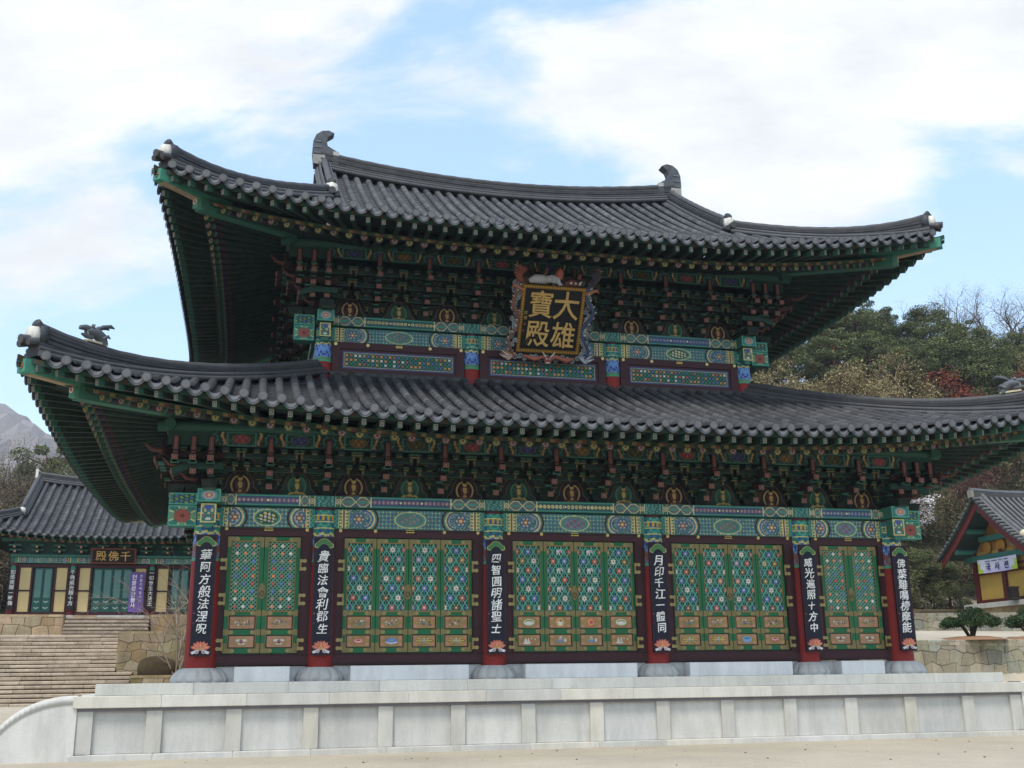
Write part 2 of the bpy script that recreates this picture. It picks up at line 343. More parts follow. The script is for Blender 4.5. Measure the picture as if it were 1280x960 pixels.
def ground_obj():
    xs = np.concatenate([np.linspace(-420, -62, 24), np.linspace(-60, 120, 181), np.linspace(124, 420, 24)])
    ys = np.concatenate([np.linspace(-120, -42, 14), np.linspace(-40, 15.0, 56), np.array([15.6]), np.linspace(16, 110, 95), np.linspace(114, 420, 28)])
    X, Y = np.meshgrid(xs, ys, indexing='ij'); Z = terrain_z(X, Y)
    back = sst(40, 60, Y); Z = Z + back * (np.sin(X * .21 + Y * .13) * .7 + np.sin(X * .09 - Y * .17) * 1.1)
    P = np.stack([X, Y, Z], -1)
    xm = (X[:-1, :-1] + X[1:, 1:]) / 2; ym = (Y[:-1, :-1] + Y[1:, 1:]) / 2
    c = full(xm, (178, 168, 149))
    wood = sst(33, 38, ym)[..., None]
    c = c * (1 - wood) + np.array((62, 58, 40)) * wood
    mb = MB(); mb.grid(P, c, smooth=True)
    m, t, b, L = new_mat('sandy_ground')
    at = N(t, 'ShaderNodeAttribute', attribute_name='Col'); geo = N(t, 'ShaderNodeNewGeometry')
    n1 = N(t, 'ShaderNodeTexNoise', inp={'Scale': .35, 'Detail': 7.0, 'Roughness': .6}); n2 = N(t, 'ShaderNodeTexNoise', inp={'Scale': 28.0, 'Detail': 4.0, 'Roughness': .7}); n3 = N(t, 'ShaderNodeTexVoronoi', inp={'Scale': 14.0})
    for n in (n1, n2, n3): L(geo.outputs['Position'], n.inputs['Vector'])
    f = mathn(t, 'MULTIPLY', mathn(t, 'ADD', mathn(t, 'MULTIPLY', n1.outputs['Fac'], .6), .68), mathn(t, 'ADD', mathn(t, 'MULTIPLY', n2.outputs['Fac'], 1.0), .5))
    sp = N(t, 'ShaderNodeMapRange', inp={'From Min': .05, 'From Max': .09, 'To Min': .62, 'To Max': 1.0}); L(n3.outputs['Distance'], sp.inputs[0])
    f = mathn(t, 'MULTIPLY', f, sp.outputs[0])
    mul = N(t, 'ShaderNodeVectorMath', operation='SCALE'); L(at.outputs['Color'], mul.inputs[0]); L(f, mul.inputs['Scale']); L(mul.outputs[0], b.inputs['Base Color'])
    bp = N(t, 'ShaderNodeBump', inp={'Strength': .6, 'Distance': .03}); L(n2.outputs['Fac'], bp.inputs['Height']); L(bp.outputs[0], b.inputs['Normal'])
    b.inputs['Roughness'].default_value = .95; b.inputs['Specular IOR Level'].default_value = .1
    tag(mb.build('ground', m), kind='structure')
ground_obj()

# ------------------------------------------------------------------ stone platform (terrace) under the hall
GR = (192, 191, 186); GRD = (176, 175, 170); GRW = (204, 202, 196)
def vary(c, a=10, warm=0):
    k = random.uniform(-a, a); w = random.uniform(0, warm)
    return (c[0] + k + w, c[1] + k + w * .55, c[2] + k - w * .4)
YC = 7.9                                                      # centre of the hall in depth
def bevel_box(mb, c, d, col, b=.012):
    """block with a small chamfer on all edges of its front and top"""
    x, y, z = d[0] / 2, d[1] / 2, d[2] / 2
    prof = [(x - b, y - b, -z), (x, y, -z + b), (x, y, z - b), (x - b, y - b, z)]
    vs_ = []
    for (a, e, h) in prof: vs_ += [(-a, -e, h), (a, -e, h), (a, e, h), (-a, e, h)]
    fs = [(3, 2, 1, 0), (12, 13, 14, 15)]
    for k in range(3):
        for i in range(4):
            j = (i + 1) % 4; fs.append((k * 4 + i, k * 4 + j, k * 4 + 4 + j, k * 4 + 4 + i))
    mb.add(np.array(vs_) + np.array(c), fs, col)
def platform():
    t = thing('stone_platform', (0, YC, GZ), 'long pale granite terrace with framed panels that carries the two-storey hall', 'terrace')
    X1, Y1 = 12.17, 1.77 + 15.8 / 2 + 0.0                     # half sizes of the cap
    yf = -1.77 - YC                                           # front edge in local y
    z0 = 0.0; ztop = -0.6 - GZ; capb = ztop - .26
    core = MB(); core.box((0, 0, ztop / 2 - .06), (2 * X1 - .5, -2 * yf - .5, ztop - .12), GRD); core.build('core', M_GRANITE, t)
    base = MB(); n = 14
    for side in range(4):
        L = X1 if side % 2 == 0 else -yf; D = -yf if side % 2 == 0 else X1
        cap = base
        base.M = Matrix.Rotation(side * PI / 2, 4, 'Z')
        k = int(L * 2 / 1.7); w = 2 * (L - .02) / k
        for i in range(k): bevel_box(base, (-L + .02 + w * (i + .5), -D + .16, .055), (w - .006, .36, .15), vary(GR, 8, 8))
    base.M = None; base.build('base_course', M_GRANITE, t)
    wj = 2 * X1 / 14
    for i in range(14):                                       # front panels, pilasters, cap stones are separate dressed blocks
        mb = MB(); bevel_box(mb, (-X1 + wj * (i + .5), yf + .25, (capb + .07) / 2 + .02), (wj - .005, .12, capb - .15), vary((191, 190, 185), 8, 3)); mb.build('wall_panel', M_GRANITE, t)
    for i in range(15):
        mb = MB(); w = .34 if 0 < i < 14 else .42; x = -X1 + wj * i + (.22 if i == 0 else -.22 if i == 14 else 0)
        bevel_box(mb, (x, yf + .19, (capb + .07) / 2 + .02), (w, .18, capb - .15), vary((190, 188, 180), 8, 6)); mb.build('pilaster', M_GRANITE, t)
    nb = 13; wc = 2 * X1 / nb
    for i in range(nb):
        mb = MB(); bevel_box(mb, (-X1 + wc * (i + .5), yf + .45, ztop - .13), (wc - .006, .9, .26), vary(GR, 9, 8)); mb.build('cap_stone', M_GRANITE, t)
    mol = MB(); mol.box((0, yf + .19, capb - .035), (2 * X1 - .2, .2, .075), (120, 118, 122)); mol.build('moulding', M_GRANITE, t)  # dark violet tone paints in the shadow line under the cap
    sides = MB()
    for s in (-1, 1):
        for k in range(10):
            w = (-2 * yf - .9) / 10
            bevel_box(sides, (s * (X1 - .45), yf + .9 + w * (k + .5), ztop - .13), (.9, w - .006, .26), vary(GR, 8, 5))
            bevel_box(sides, (s * (X1 - .22), yf + .9 + w * (k + .5), capb / 2 + .06), (.12, w - .006, capb - .12), vary((191, 190, 185), 8, 3))
    sides.build('side_facing', M_GRANITE, t)
    # second tier
    X2 = 11.77; y2 = -1.45 - YC; h2 = .26
    n = 11; w = 2 * X2 / n
    for i in range(n):
        mb = MB(); bevel_box(mb, (-X2 + w * (i + .5), y2 + .5, ztop + h2 / 2), (w - .006, 1.0, h2), vary((188, 189, 185), 8, 6)); mb.build('upper_step', M_GRANITE, t)
    fl = MB(); fl.box((0, .45, ztop + h2 / 2 - .004), (2 * X2 - .02, -2 * y2 - 1.1, h2), vary(GR)); fl.build('paving', M_GRANITE, t)
    return t
platform()

def cheek_curve(n=22):
    """profile of the curved cheek wall of the side stair, in distance out from the platform and height"""
    u = np.sin(np.linspace(0, 1, n) * PI / 2); h = np.sqrt(np.clip(1 - u * u, .002, 1))
    return np.concatenate([[-.12], u * 1.72]), np.concatenate([[1.0], h])
def side_stair(sg, label):
    t = thing('side_staircase', (sg * 12.2, YC, GZ), label, 'staircase'); fl = Matrix.Scale(-sg, 4, (1, 0, 0))
    ztop = 1.385
    for yy in (-1.77 - YC + .32, -1.77 - YC + 4.2):
        u, h = cheek_curve(); mb = MB(); mb.M = fl; y0, y1 = yy - .26, yy + .26
        H = h * ztop
        top = np.stack([-u, H], 1)
        for k in range(len(u) - 1):
            a, b = top[k], top[k + 1]
            mb.add([(a[0], y0, 0), (b[0], y0, 0), (b[0], y0, b[1]), (a[0], y0, a[1]), (a[0], y1, 0), (b[0], y1, 0), (b[0], y1, b[1]), (a[0], y1, a[1])],
                   [(1, 0, 3, 2), (4, 5, 6, 7), (3, 7, 6, 2)], GRW)
            # raised coping band along the curve
            d = .17
            q = [(a[0], y0 - .02, a[1] - d), (b[0], y0 - .02, b[1] - d), (b[0], y0 - .02, b[1] + .012), (a[0], y0 - .02, a[1] + .012)]
            q2 = [(p[0], y1 + .02, p[2]) for p in q]
            mb.add(q + q2, [(1, 0, 3, 2), (0, 1, 5, 4), (3, 7, 6, 2), (4, 5, 6, 7)], (200, 198, 192), True)
        e = u[-1]; mb.box((-e - .2, yy, .06), (.5, .62, .12), GRW)
        mb.build('cheek_wall', M_GRANITE, t)
    for k in range(8):
        mb = MB(); mb.M = fl; bevel_box(mb, (-.12 - .25 * k, -1.77 - YC + 2.25, ztop - .17 * (k + 1) + .04), (.28, 3.36, .17), vary(GR, 8, 4)); mb.build('step', M_GRANITE, t)
side_stair(-1, 'granite side stair with smooth curved cheek walls at the left end of the terrace')
side_stair(1, 'granite side stair at the right end of the terrace, mostly out of view')

# ------------------------------------------------------------------ the two-storey hall
HALL = thing('temple_hall', (0, YC, 0), 'large two-storey Korean temple hall with green painted brackets and grey tiled roofs', 'temple')
XC = [-9.57, -6.70, -2.25, 2.25, 6.70, 9.57]
YL = [0, 2.85, 7.9, 12.95, 15.8]
def P0(x, y, z): return (x, y - YC, z)                        # hall-local coordinates
# --- columns
def column(z0, z1, r0, r1, zpaint, upper=False):
    mb = MB(); n = 28; zs = np.concatenate([np.linspace(z0, zpaint, 6), np.linspace(zpaint, z1, 60)[1:]])
    a = np.arange(n + 1) * 2 * PI / n; P = np.zeros((len(zs), n + 1, 3)); r = r0 + (r1 - r0) * ((zs - z0) / (z1 - z0)) ** 1.4
    P[..., 0] = r[:, None] * np.cos(a); P[..., 1] = r[:, None] * np.sin(a); P[..., 2] = zs[:, None]
    zm = (zs[:-1] + zs[1:]) / 2; am = (a[:-1] + a[1:]) / 2; Z, A = np.meshgrid(zm, am, indexing='ij')
    c = full(Z, CRED); h = Z - zpaint; H = z1 - zpaint
    up = h > 0; f = h / H
    c = mixc(c, up, TQ); w = np.sin(A * 7) * np.sin(Z * 19 + 2 * np.sin(A * 5))
    wave = .02 * np.sin(A * 8)
    c = mixc(c, up & (f < .5), (70, 104, 160) if not upper else (92, 128, 186)); c = mixc(c, up & (f < .5) & (w > .5), (110, 150, 200)); c = mixc(c, up & (f < .5) & (w < -.55), (40, 60, 120))
    if not upper: c = mixc(c, up & (f + wave < .28), (122, 70, 58)); c = mixc(c, up & (f + wave < .28) & (w > .3), (96, 110, 130))
    else: c = mixc(c, up & (f + wave < .12), (90, 130, 80))
    c = mixc(c, up & (f < .045), (60, 150, 118))
    c = mixc(c, up & (np.abs(f + wave * 1.2 - .5) < .022), YEL)
    c = mixc(c, up & (f + wave * 1.2 > .52), (34, 112, 104)); c = mixc(c, up & (f > .55) & (w > .45), (70, 150, 130)); c = mixc(c, up & (f > .55) & (w < -.5), (44, 70, 130))
    for k in (.62, .74, .86): c = mixc(c, up & (np.abs(f - k) < .011), YEL)
    c = mixc(c, up & (f > .76) & (f < .84) & (np.sin(A * 14) > 0), GOLD); c = mixc(c, f > .95, MAR)
    mb.grid(P, c, smooth=True); return mb
lowcol = column(-.02, 3.97, .345, .30, 2.58); cornercol = column(-.02, 3.97, .39, .33, 2.58)
def lotus_base(r):
    mb = MB(); n = 96; pr = [(r * 1.68, 0), (r * 1.76, .05), (r * 1.72, .12), (r * 1.54, .23), (r * 1.3, .315), (r * 1.12, .335), (r * 1.1, .345)]
    mb.lathe(pr, n, (186, 186, 182), wob=lambda a, k: (.11 if 0 < k < 5 else .0) * (np.abs(np.sin(a * 6)) ** .5 - .8)); return mb
c_me = k_me = b1 = b2 = None
PLAN = [(x, 0) for x in XC] + [(XC[0], y) for y in YL[1:]] + [(XC[5], y) for y in YL[1:]] + [(x, 15.8) for x in XC[1:5]]
for (x, y) in PLAN:
    corner = abs(x) > 9 and y in (0, 15.8)
    if corner:
        if k_me is None: o = cornercol.build('column', M_WOOD, HALL); k_me = o.data; q = lotus_base(.39).build('column_base', M_GRANITE, HALL); b2 = q.data
        else: o = link('column', k_me, HALL); q = link('column_base', b2, HALL)
    else:
        if c_me is None: o = lowcol.build('column', M_WOOD, HALL); c_me = o.data; q = lotus_base(.345).build('column_base', M_GRANITE, HALL); b1 = q.data
        else: o = link('column', c_me, HALL); q = link('column_base', b1, HALL)
    o.location = P0(x, y, 0); q.location = P0(x, y, -.345)
UX = [-6.70, -2.25, 2.25, 6.70]; UY = 2.85; UB = 12.95
upcol = column(7.6, 9.83, .28, .25, 8.72, True); um = None
for (x, y) in [(x, UY) for x in UX] + [(x, UB) for x in UX] + [(s * 6.7, y) for s in (-1, 1) for y in (6.2, 9.6)]:
    if um is None: o = upcol.build('column', M_WOOD, HALL); um = o.data
    else: o = link('column', um, HALL)
    o.location = P0(x, y, 0)
# --- beams
def beam_obj(name, L, z0, z1, th, fn, x, y, rot=0, ends=True, store={}):
    key = (name, round(L, 2), round(z0, 2), fn.__qualname__, rot != 0, id(fn))
    mb = MB(); mb.paint(-L / 2, L / 2, z0, z1, -th / 2 - .003, fn); mb.box((0, 0, (z0 + z1) / 2), (L, th, z1 - z0), TQD)
    mb.paint(L / 2, -L / 2, z0, z1, th / 2 + .003, fn, .05)
    o = mb.build(name, M_PAINT, HALL); o.location = P0(x, y, 0); o.rotation_euler = (0, 0, rot); return o
for i in range(5):
    x0, x1 = XC[i], XC[i + 1]; sm = i in (0, 4); L = x1 - x0
    beam_obj('main_beam', L - .5, 3.44, 3.955, .36, fn_changbang([1, 0, 2, 0, 2][i], sm), (x0 + x1) / 2, 0)
    beam_obj('plate_beam', L - .004, 3.975, 4.27, .62, fn_pyeongbang([0, 0, 1, 0, 2][i], sm), (x0 + x1) / 2, 0)
for i in range(3):
    x0, x1 = UX[i], UX[i + 1]; L = x1 - x0
    beam_obj('main_beam', L - .4, 9.36, 9.815, .32, fn_changbang([0, 2, 1][i]), (x0 + x1) / 2, UY)
    beam_obj('plate_beam', L - .004, 9.835, 10.15, .54, fn_pyeongbang([1, 0, 2][i]), (x0 + x1) / 2, UY)
for s in (-1, 1):
    for j in range(4):
        L = YL[j + 1] - YL[j]
        beam_obj('main_beam', L - .5, 3.44, 3.955, .36, fn_changbang(j, j in (0, 3)), s * 9.57, (YL[j] + YL[j + 1]) / 2, -s * -PI / 2)
        beam_obj('plate_beam', L - .004, 3.975, 4.27, .62, fn_pyeongbang(j, j in (0, 3)), s * 9.57, (YL[j] + YL[j + 1]) / 2, s * PI / 2)
    for j, (a, b) in enumerate(((UY, 6.2), (6.2, 9.6), (9.6, UB))):
        beam_obj('main_beam', b - a - .4, 9.36, 9.815, .32, fn_changbang(j), s * 6.7, (a + b) / 2, s * PI / 2)
        beam_obj('plate_beam', b - a - .004, 9.835, 10.15, .54, fn_pyeongbang(j), s * 6.7, (a + b) / 2, s * PI / 2)
mb = MB(); mb.box((0, 7.9, 3.86), (18.6, .5, .8), TQD); mb.box((0, 5.05, 9.75), (13.0, .5, .8), TQD); mb.build('rear_beam', M_PAINT, HALL)
def fn_end(kind):
    def f(X, Z, W, H):
        o = full(X, (36, 118, 104)) + jit(X, 8); b = np.minimum(np.minimum(X, W - X), np.minimum(Z, H - Z))
        r = ring(X, Z, W / 2, H / 2, W * .3, H * .34); a = np.arctan2(Z - H / 2, X - W / 2)
        if kind == 'rosette':
            o = mixc(o, (np.cos(a * 4) > .5) & (r < 1.7), (96, 150, 110)); o = mixc(o, (np.abs(np.cos(a * 4)) < .3) & (r < 1.8) & (r > 1.1), YEL); o = mixc(o, r < .95, (150, 62, 44)); o = mixc(o, r < .3, (110, 40, 30))
        elif kind == 'lotus':
            o = mixc(o, r < 1.2, (70, 140, 150)); o = mixc(o, r < .9, (170, 160, 150)); o = mixc(o, r < .6, (170, 96, 90)); o = mixc(o, r < .25, YEL)
        elif kind == 'tongue':
            w = np.sin(X * 40) * np.cos(Z * 30); o = mixc(o, (Z > H * .45) & (w > .2), (190, 175, 120)); o = mixc(o, (ring(X, Z, W / 2, H * .8, W * .22, H * .16) < 1), (50, 66, 150)); o = mixc(o, ring(X, Z, W / 2, H * .2, W * .18, H * .07) < 1, WHT)
            o = mixc(o, (np.abs(X - W * .2) < .03) & (Z > H * .3) & (Z < H * .45), RED); o = mixc(o, (np.abs(X - W * .8) < .03) & (Z > H * .3) & (Z < H * .45), RED)
        else:
            w = np.sin(X * 26) * np.sin(Z * 38 + X * 14); o = full(X, (24, 80, 66)); o = mixc(o, w > .4, (60, 104, 150)); o = mixc(o, w < -.45, (120, 150, 80))
        o = mixc(o, b < .03, (52, 160, 134) if kind != 'tongue' else YEL)
        return o
    return f
def corner_ends(sx, x, y, z, sc=1.0, name='beam_end'):
    """the crossed beam noses at a front corner: two noses to the side, two to the front"""
    z1, z2, z3, z4 = z                                        # main low, main high, plate low, plate high
    mb = MB(); w = .95 * sc
    a, b = (x + sx * .30, x + sx * (.30 + w * .72)); lo, hi = min(a, b), max(a, b)
    for zz0, zz1, k in ((z1, z2, 'rosette'), (z3, z4, 'leaf')):
        mb.paint(lo, hi, zz0, zz1, y - .20 * sc - .003, fn_end(k)); mb.box(((lo + hi) / 2, y, (zz0 + zz1) / 2), (hi - lo, .4 * sc, zz1 - zz0), (34, 116, 100))
    mb.M = None; mb2 = mb.build(name, M_PAINT, HALL); mb2.location = P0(0, 0, 0)
    mb = MB(); yf = y - .78 * sc; tx = .56 * sc
    mb.paint(x - tx / 2, x + tx / 2, z3 + .004, z4 + .03, yf - .003, fn_end('lotus')); mb.box((x, (yf + y) / 2 - .1, (z3 + z4) / 2 + .017), (tx, y - yf - .2 + .0, z4 - z3 + .026), (34, 116, 100))
    tw = .37 * sc; yy = y - .62 * sc
    mb.paint(x - tw / 2, x + tw / 2, z1 + .04, z2, yy - .003, fn_end('tongue')); mb.box((x, (yy + y) / 2 - .05, (z1 + z2) / 2 + .02), (tw, y - yy - .1, z2 - z1 - .04), (34, 116, 100))
    mb.box((x, yy + .13, z1 - .02), (tw * .8, .2, .1), (34, 116, 100), taper=.6)
    o = mb.build(name, M_PAINT, HALL); o.location = P0(0, 0, 0)
for s in (-1, 1):
    corner_ends(s, s * 9.57, 0, (3.44, 3.955, 3.975, 4.27)); corner_ends(s, s * 6.7, UY, (9.36, 9.815, 9.835, 10.15), .86)
# --- walls behind (dark inside, plastered sides)
def wall_obj(name, p, d, col, mat=M_WOOD):
    mb = MB(); mb.box((0, 0, 0), d, col); o = mb.build(name, mat, HALL); o.location = P0(*p); return o
wall_obj('frieze_wall', (0, .12, 5.25), (19.0, .14, 1.95), (20, 50, 40), M_PAINT)
wall_obj('frieze_wall', (0, UY + .1, 11.05), (13.2, .14, 1.78), (18, 44, 36), M_PAINT)
for s in (-1, 1):
    wall_obj('side_wall', (s * 9.55, 7.9, 1.75), (.2, 15.2, 3.3), (150, 122, 70), M_PLASTER); wall_obj('frieze_wall', (s * 9.45, 7.9, 5.25), (.14, 15.6, 1.95), (20, 50, 40), M_PAINT)
    wall_obj('frieze_wall', (s * 6.6, 7.9, 9.6), (.14, 9.9, 4.7), (18, 44, 36), M_PAINT)
wall_obj('rear_wall', (0, 15.75, 1.75), (18.9, .2, 3.3), (150, 122, 70), M_PLASTER); wall_obj('rear_wall', (0, 15.68, 5.25), (19.0, .14, 1.95), (20, 50, 40), M_PAINT); wall_obj('rear_wall', (0, UB - .1, 9.6), (13.2, .14, 4.7), (18, 44, 36), M_PAINT)

# --- brackets
def bracket_mb(z0, tiers, zp0, zp1, npil, full_w=True, pil=True):
    """one bracket cluster; local origin on the wall line, -y outwards, z from 0 at the plate beam's top.
    tiers: list of (outward distance, height) of the cross arms; zp0..zp1: red tipped pillar at distance npil"""
    mb = MB(); mb.gain = .68  # bracket colours darkened to carry the shade under the eaves
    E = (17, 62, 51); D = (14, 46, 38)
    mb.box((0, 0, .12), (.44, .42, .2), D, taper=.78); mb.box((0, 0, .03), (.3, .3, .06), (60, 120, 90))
    prev = 0
    for k, (n, z) in enumerate(tiers):
        ln = [.56, 1.2, 1.4, 1.42][k]
        if full_w:
            mb.box((0, -n, z), (ln, .12, .15), E)
            mb.box((0, -n - .062, z - .055), (ln * .96, .006, .016), (44, 118, 96))
            for sx in (-1, 1): mb.box((sx * (ln / 2 - .05), -n - .063, z), (.05, .006, .1), (150, 130, 70))
            for sx in (-.5, -.25, 0, .25, .5):
                x = sx * (ln - .06); c = (20, 66, 52)
                mb.box((x, -n, z + .145), (.19, .17, .085), c); mb.box((x, -n, z + .088), (.145, .13, .034), (170, 152, 84) if abs(sx) > .3 or k else (120, 140, 80), taper=.8)
                mb.box((x, -n - .087, z + .15), (.13, .005, .05), (52, 96, 110) if sx in (-.25, .25) else (64, 130, 100))
        if full_w and k:                                      # half arms between the tiers
            mb.box((0, -n + .2, z - .13), (ln * .62, .1, .1), D)
            for sx in (-.29, -.145, .145, .29): mb.box((sx * ln, -n + .2, z - .05), (.13, .12, .06), (24, 74, 58)); mb.box((sx * ln, -n + .137, z - .075), (.1, .005, .022), (128, 116, 64))
            for sx in (-1, 1): mb.box((sx * ln * .47, -n - .02, z - .09), (.09, .1, .07), (58, 40, 34), taper=.5)
        # projecting arm, drooping tip with a rose
        p = [(0, .3, z - .02), (0, -n - .1, z - .02), (0, -n - .34, z - .10), (0, -n - .5, z - .17)]
        hs = [.16, .16, .14, .09]
        for a, b, h0 in zip(p[:-1], p[1:], hs): mb.beam(a, b, .13, h0, (64, 30, 30) if k else (30, 90, 74))
        t = p[-1]; mb.box((0, t[1] - .02, t[2]), (.15, .03, .13), (178, 128, 104)); mb.box((0, t[1] - .038, t[2]), (.085, .012, .075), (176, 44, 54))
        mb.box((0, t[1] - .046, t[2]), (.03, .008, .03), (230, 190, 180))
        mb.box((0, -n - .2, z + .09), (.17, .3, .05), (52, 140, 116))
    if pil:
        z = (zp0 + zp1) / 2; h = zp1 - zp0; ps = (150, 74, 66)
        mb.box((0, -npil + .06, z), (.15, .12, h), (26, 22, 24)); mb.box((0, -npil - .003, z + h * .2), (.11, .012, h * .56), ps); mb.box((0, -npil - .003, z - h * .3), (.11, .012, h * .34), ps)
        mb.box((0, -npil - .011, z + h * .2), (.03, .006, h * .5), (168, 108, 98)); mb.box((0, -npil - .011, z - h * .3), (.04, .006, h * .2), (168, 108, 98))
        mb.box((0, -npil + .3, z - h * .48), (.13, .7, .14), D); mb.box((0, -npil + .02, z - h * .56), (.2, .14, .06), (50, 140, 116))
        mb.box((0, -npil + .3, z + h * .3), (.12, .6, .2), D)
    return mb
LOWT = [(.02, .33), (.42, .60), (.82, .87)]; UPT = [(.02, .30), (.3, .58), (.62, .86), (.95, 1.12)]
def corner_mb(z0, tiers, zp0, zp1, npil, sx):
    """corner cluster: front set plus two more arms stepping out, a diagonal arm, and the set of the side wall"""
    mb = bracket_mb(z0, tiers, zp0, zp1, npil)
    for dx in (.42, .84):
        mb.M = Matrix.Translation((sx * dx, 0, 0)); b = bracket_mb(z0, tiers[1:] if dx < .5 else tiers[2:], zp0, zp1, npil, False); mb.merge(b)
    mb.M = Matrix.Rotation(sx * PI / 2, 4, 'Z'); mb.merge(bracket_mb(z0, tiers, zp0, zp1, npil))
    for dx in (.42, .84):
        mb.M = Matrix.Translation((0, -dx, 0)) @ Matrix.Rotation(sx * PI / 2, 4, 'Z'); mb.merge(bracket_mb(z0, tiers[1:], zp0, zp1, npil, False))
    mb.M = Matrix.Rotation(sx * PI / 4, 4, 'Z')
    for k, (n, z) in enumerate(tiers):
        nn = n * 1.42 + .5
        mb.beam((0, 0, z), (0, -nn, z), .16, .18, (60, 28, 30)); mb.tube([(0, -nn, z), (0, -nn - .3, z - .02), (0, -nn - .5, z + .10)], [.06, .045, .015], 6, (128, 62, 54))
    mb.M = None; return mb
def _merge(s, o):
    for v, in zip(o.V):
        v = v if s.M is None else v @ np.array(s.M.to_3x3()).T + np.array(s.M.translation)
        s.V.append(v)
    s.F.extend([tuple(i + s.n for i in f) for f in o.F]); s.n += o.n; s.C += o.C; s.S += o.S
MB.merge = _merge
def place_brackets(xs, y, z0, tiers, zp0, zp1, npil, side_pos, sxh, cyc):
    base = bracket_mb(z0, tiers, zp0, zp1, npil); me = None
    for x in xs:
        if me is None: o = base.build('bracket_set', M_PAINT, HALL); me = o.data
        else: o = link('bracket_set', me, HALL)
        o.location = P0(x, y, z0)
    for s in (-1, 1):
        for yy in side_pos:
            o = link('bracket_set', me, HALL); o.location = P0(s * sxh, yy, z0); o.rotation_euler = (0, 0, s * PI / 2)
        o = corner_mb(z0, tiers, zp0, zp1, npil, s).build('corner_bracket_set', M_PAINT, HALL); o.location = P0(s * sxh, y, z0)
lx = [-8.135, -6.7, -5.217, -3.733, -2.25, -.75, .75, 2.25, 3.733, 5.217, 6.7, 8.135]
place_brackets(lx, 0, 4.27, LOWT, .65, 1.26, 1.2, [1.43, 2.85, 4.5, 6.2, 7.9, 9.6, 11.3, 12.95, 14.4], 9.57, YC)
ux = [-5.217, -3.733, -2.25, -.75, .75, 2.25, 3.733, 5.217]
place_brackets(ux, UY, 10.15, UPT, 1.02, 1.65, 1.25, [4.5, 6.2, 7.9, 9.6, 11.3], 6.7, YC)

# --- seated figure pictures between the brackets
def buddha_panel(kind, sc=1.0):
    mb = MB(); mb.gain = .86; w = .9 * sc; h = .66 * sc  # slight eave shade mixed into the picture colours
    pts = [(-w * .5, 0), (w * .5, 0), (w * .5, h * .18), (w * .38, h * .34), (w * .34, h * .62), (w * .2, h * .95), (-w * .2, h * .95), (-w * .34, h * .62), (-w * .38, h * .34), (-w * .5, h * .18)]
    mb.poly([(a * 1.06, b * 1.03) for a, b in pts], -.03, .02, (140, 70, 60)); mb.poly(pts, -.036, .004, (30, 70, 58) if kind else (46, 40, 44))
    halo = (190, 160, 74) if kind == 0 else (70, 130, 92)
    mb.ell(0, h * .42, w * .27, h * .4, -.042, .004, halo, 20); mb.ell(0, h * .42, w * .22, h * .34, -.046, .003, (52, 30, 34) if kind == 0 else (34, 96, 78), 20)
    robe = (104, 34, 36) if kind == 0 else (52, 98, 66); skin = (202, 166, 66); drk = (60, 24, 28) if kind == 0 else (34, 66, 48)
    mb.poly([(-w * .27, .02), (w * .27, .02), (w * .25, h * .12), (w * .14, h * .2), (-w * .14, h * .2), (-w * .25, h * .12)], -.05, .004, robe if kind == 0 else skin)       # crossed legs
    mb.poly([(-w * .14, h * .18), (w * .14, h * .18), (w * .155, h * .4), (w * .11, h * .54), (w * .04, h * .59), (-w * .04, h * .59), (-w * .11, h * .54), (-w * .155, h * .4)], -.051, .004, robe)
    mb.poly([(-w * .015, h * .26), (w * .06, h * .34), (w * .055, h * .54), (-w * .05, h * .54), (-w * .06, h * .44)], -.055, .003, skin)                                    # bare chest
    for sx in (-1, 1): mb.poly([(sx * w * .15, h * .42), (sx * w * .17, h * .24), (sx * w * .03, h * .16), (sx * w * .03, h * .22), (sx * w * .12, h * .27), (sx * w * .11, h * .42)], -.056, .003, drk)
    mb.ell(0, h * .19, w * .06, h * .05, -.059, .003, skin, 10)
    mb.poly([(-w * .18, h * .07), (w * .2, h * .05), (w * .16, h * .11), (-w * .1, h * .13)], -.056, .003, (150, 112, 52) if kind == 0 else (120, 96, 46))
    mb.ell(0, h * .69, w * .07, h * .115, -.054, .004, skin, 14); mb.ell(0, h * .765, w * .068, h * .062, -.058, .003, (26, 30, 44), 12); mb.ell(0, h * .83, w * .03, h * .035, -.058, .003, (26, 30, 44), 8)
    for sx in (-1, 1): mb.ell(sx * w * .026, h * .69, w * .012, h * .008, -.06, .002, (70, 44, 24), 6)
    if kind:
        for q in range(11): mb.ell((q - 5) * w * .075, .01, w * .04, h * .05, -.05, .004, (156, 152, 150), 8)
    return mb
bud = [None, None]
def place_buddhas(xs, y, z, sc):
    for i, x in enumerate(xs):
        k = i % 2
        o = buddha_panel(k, sc).build('painted_panel', M_PAINT, HALL); o.location = P0(x, y + .05, z)
place_buddhas([(a + b) / 2 for a, b in zip([-9.57] + lx, lx + [9.57])], 0, 4.27, 1.0)
place_buddhas([(a + b) / 2 for a, b in zip([-6.7] + ux, ux + [6.7])], UY, 10.15, 1.0)
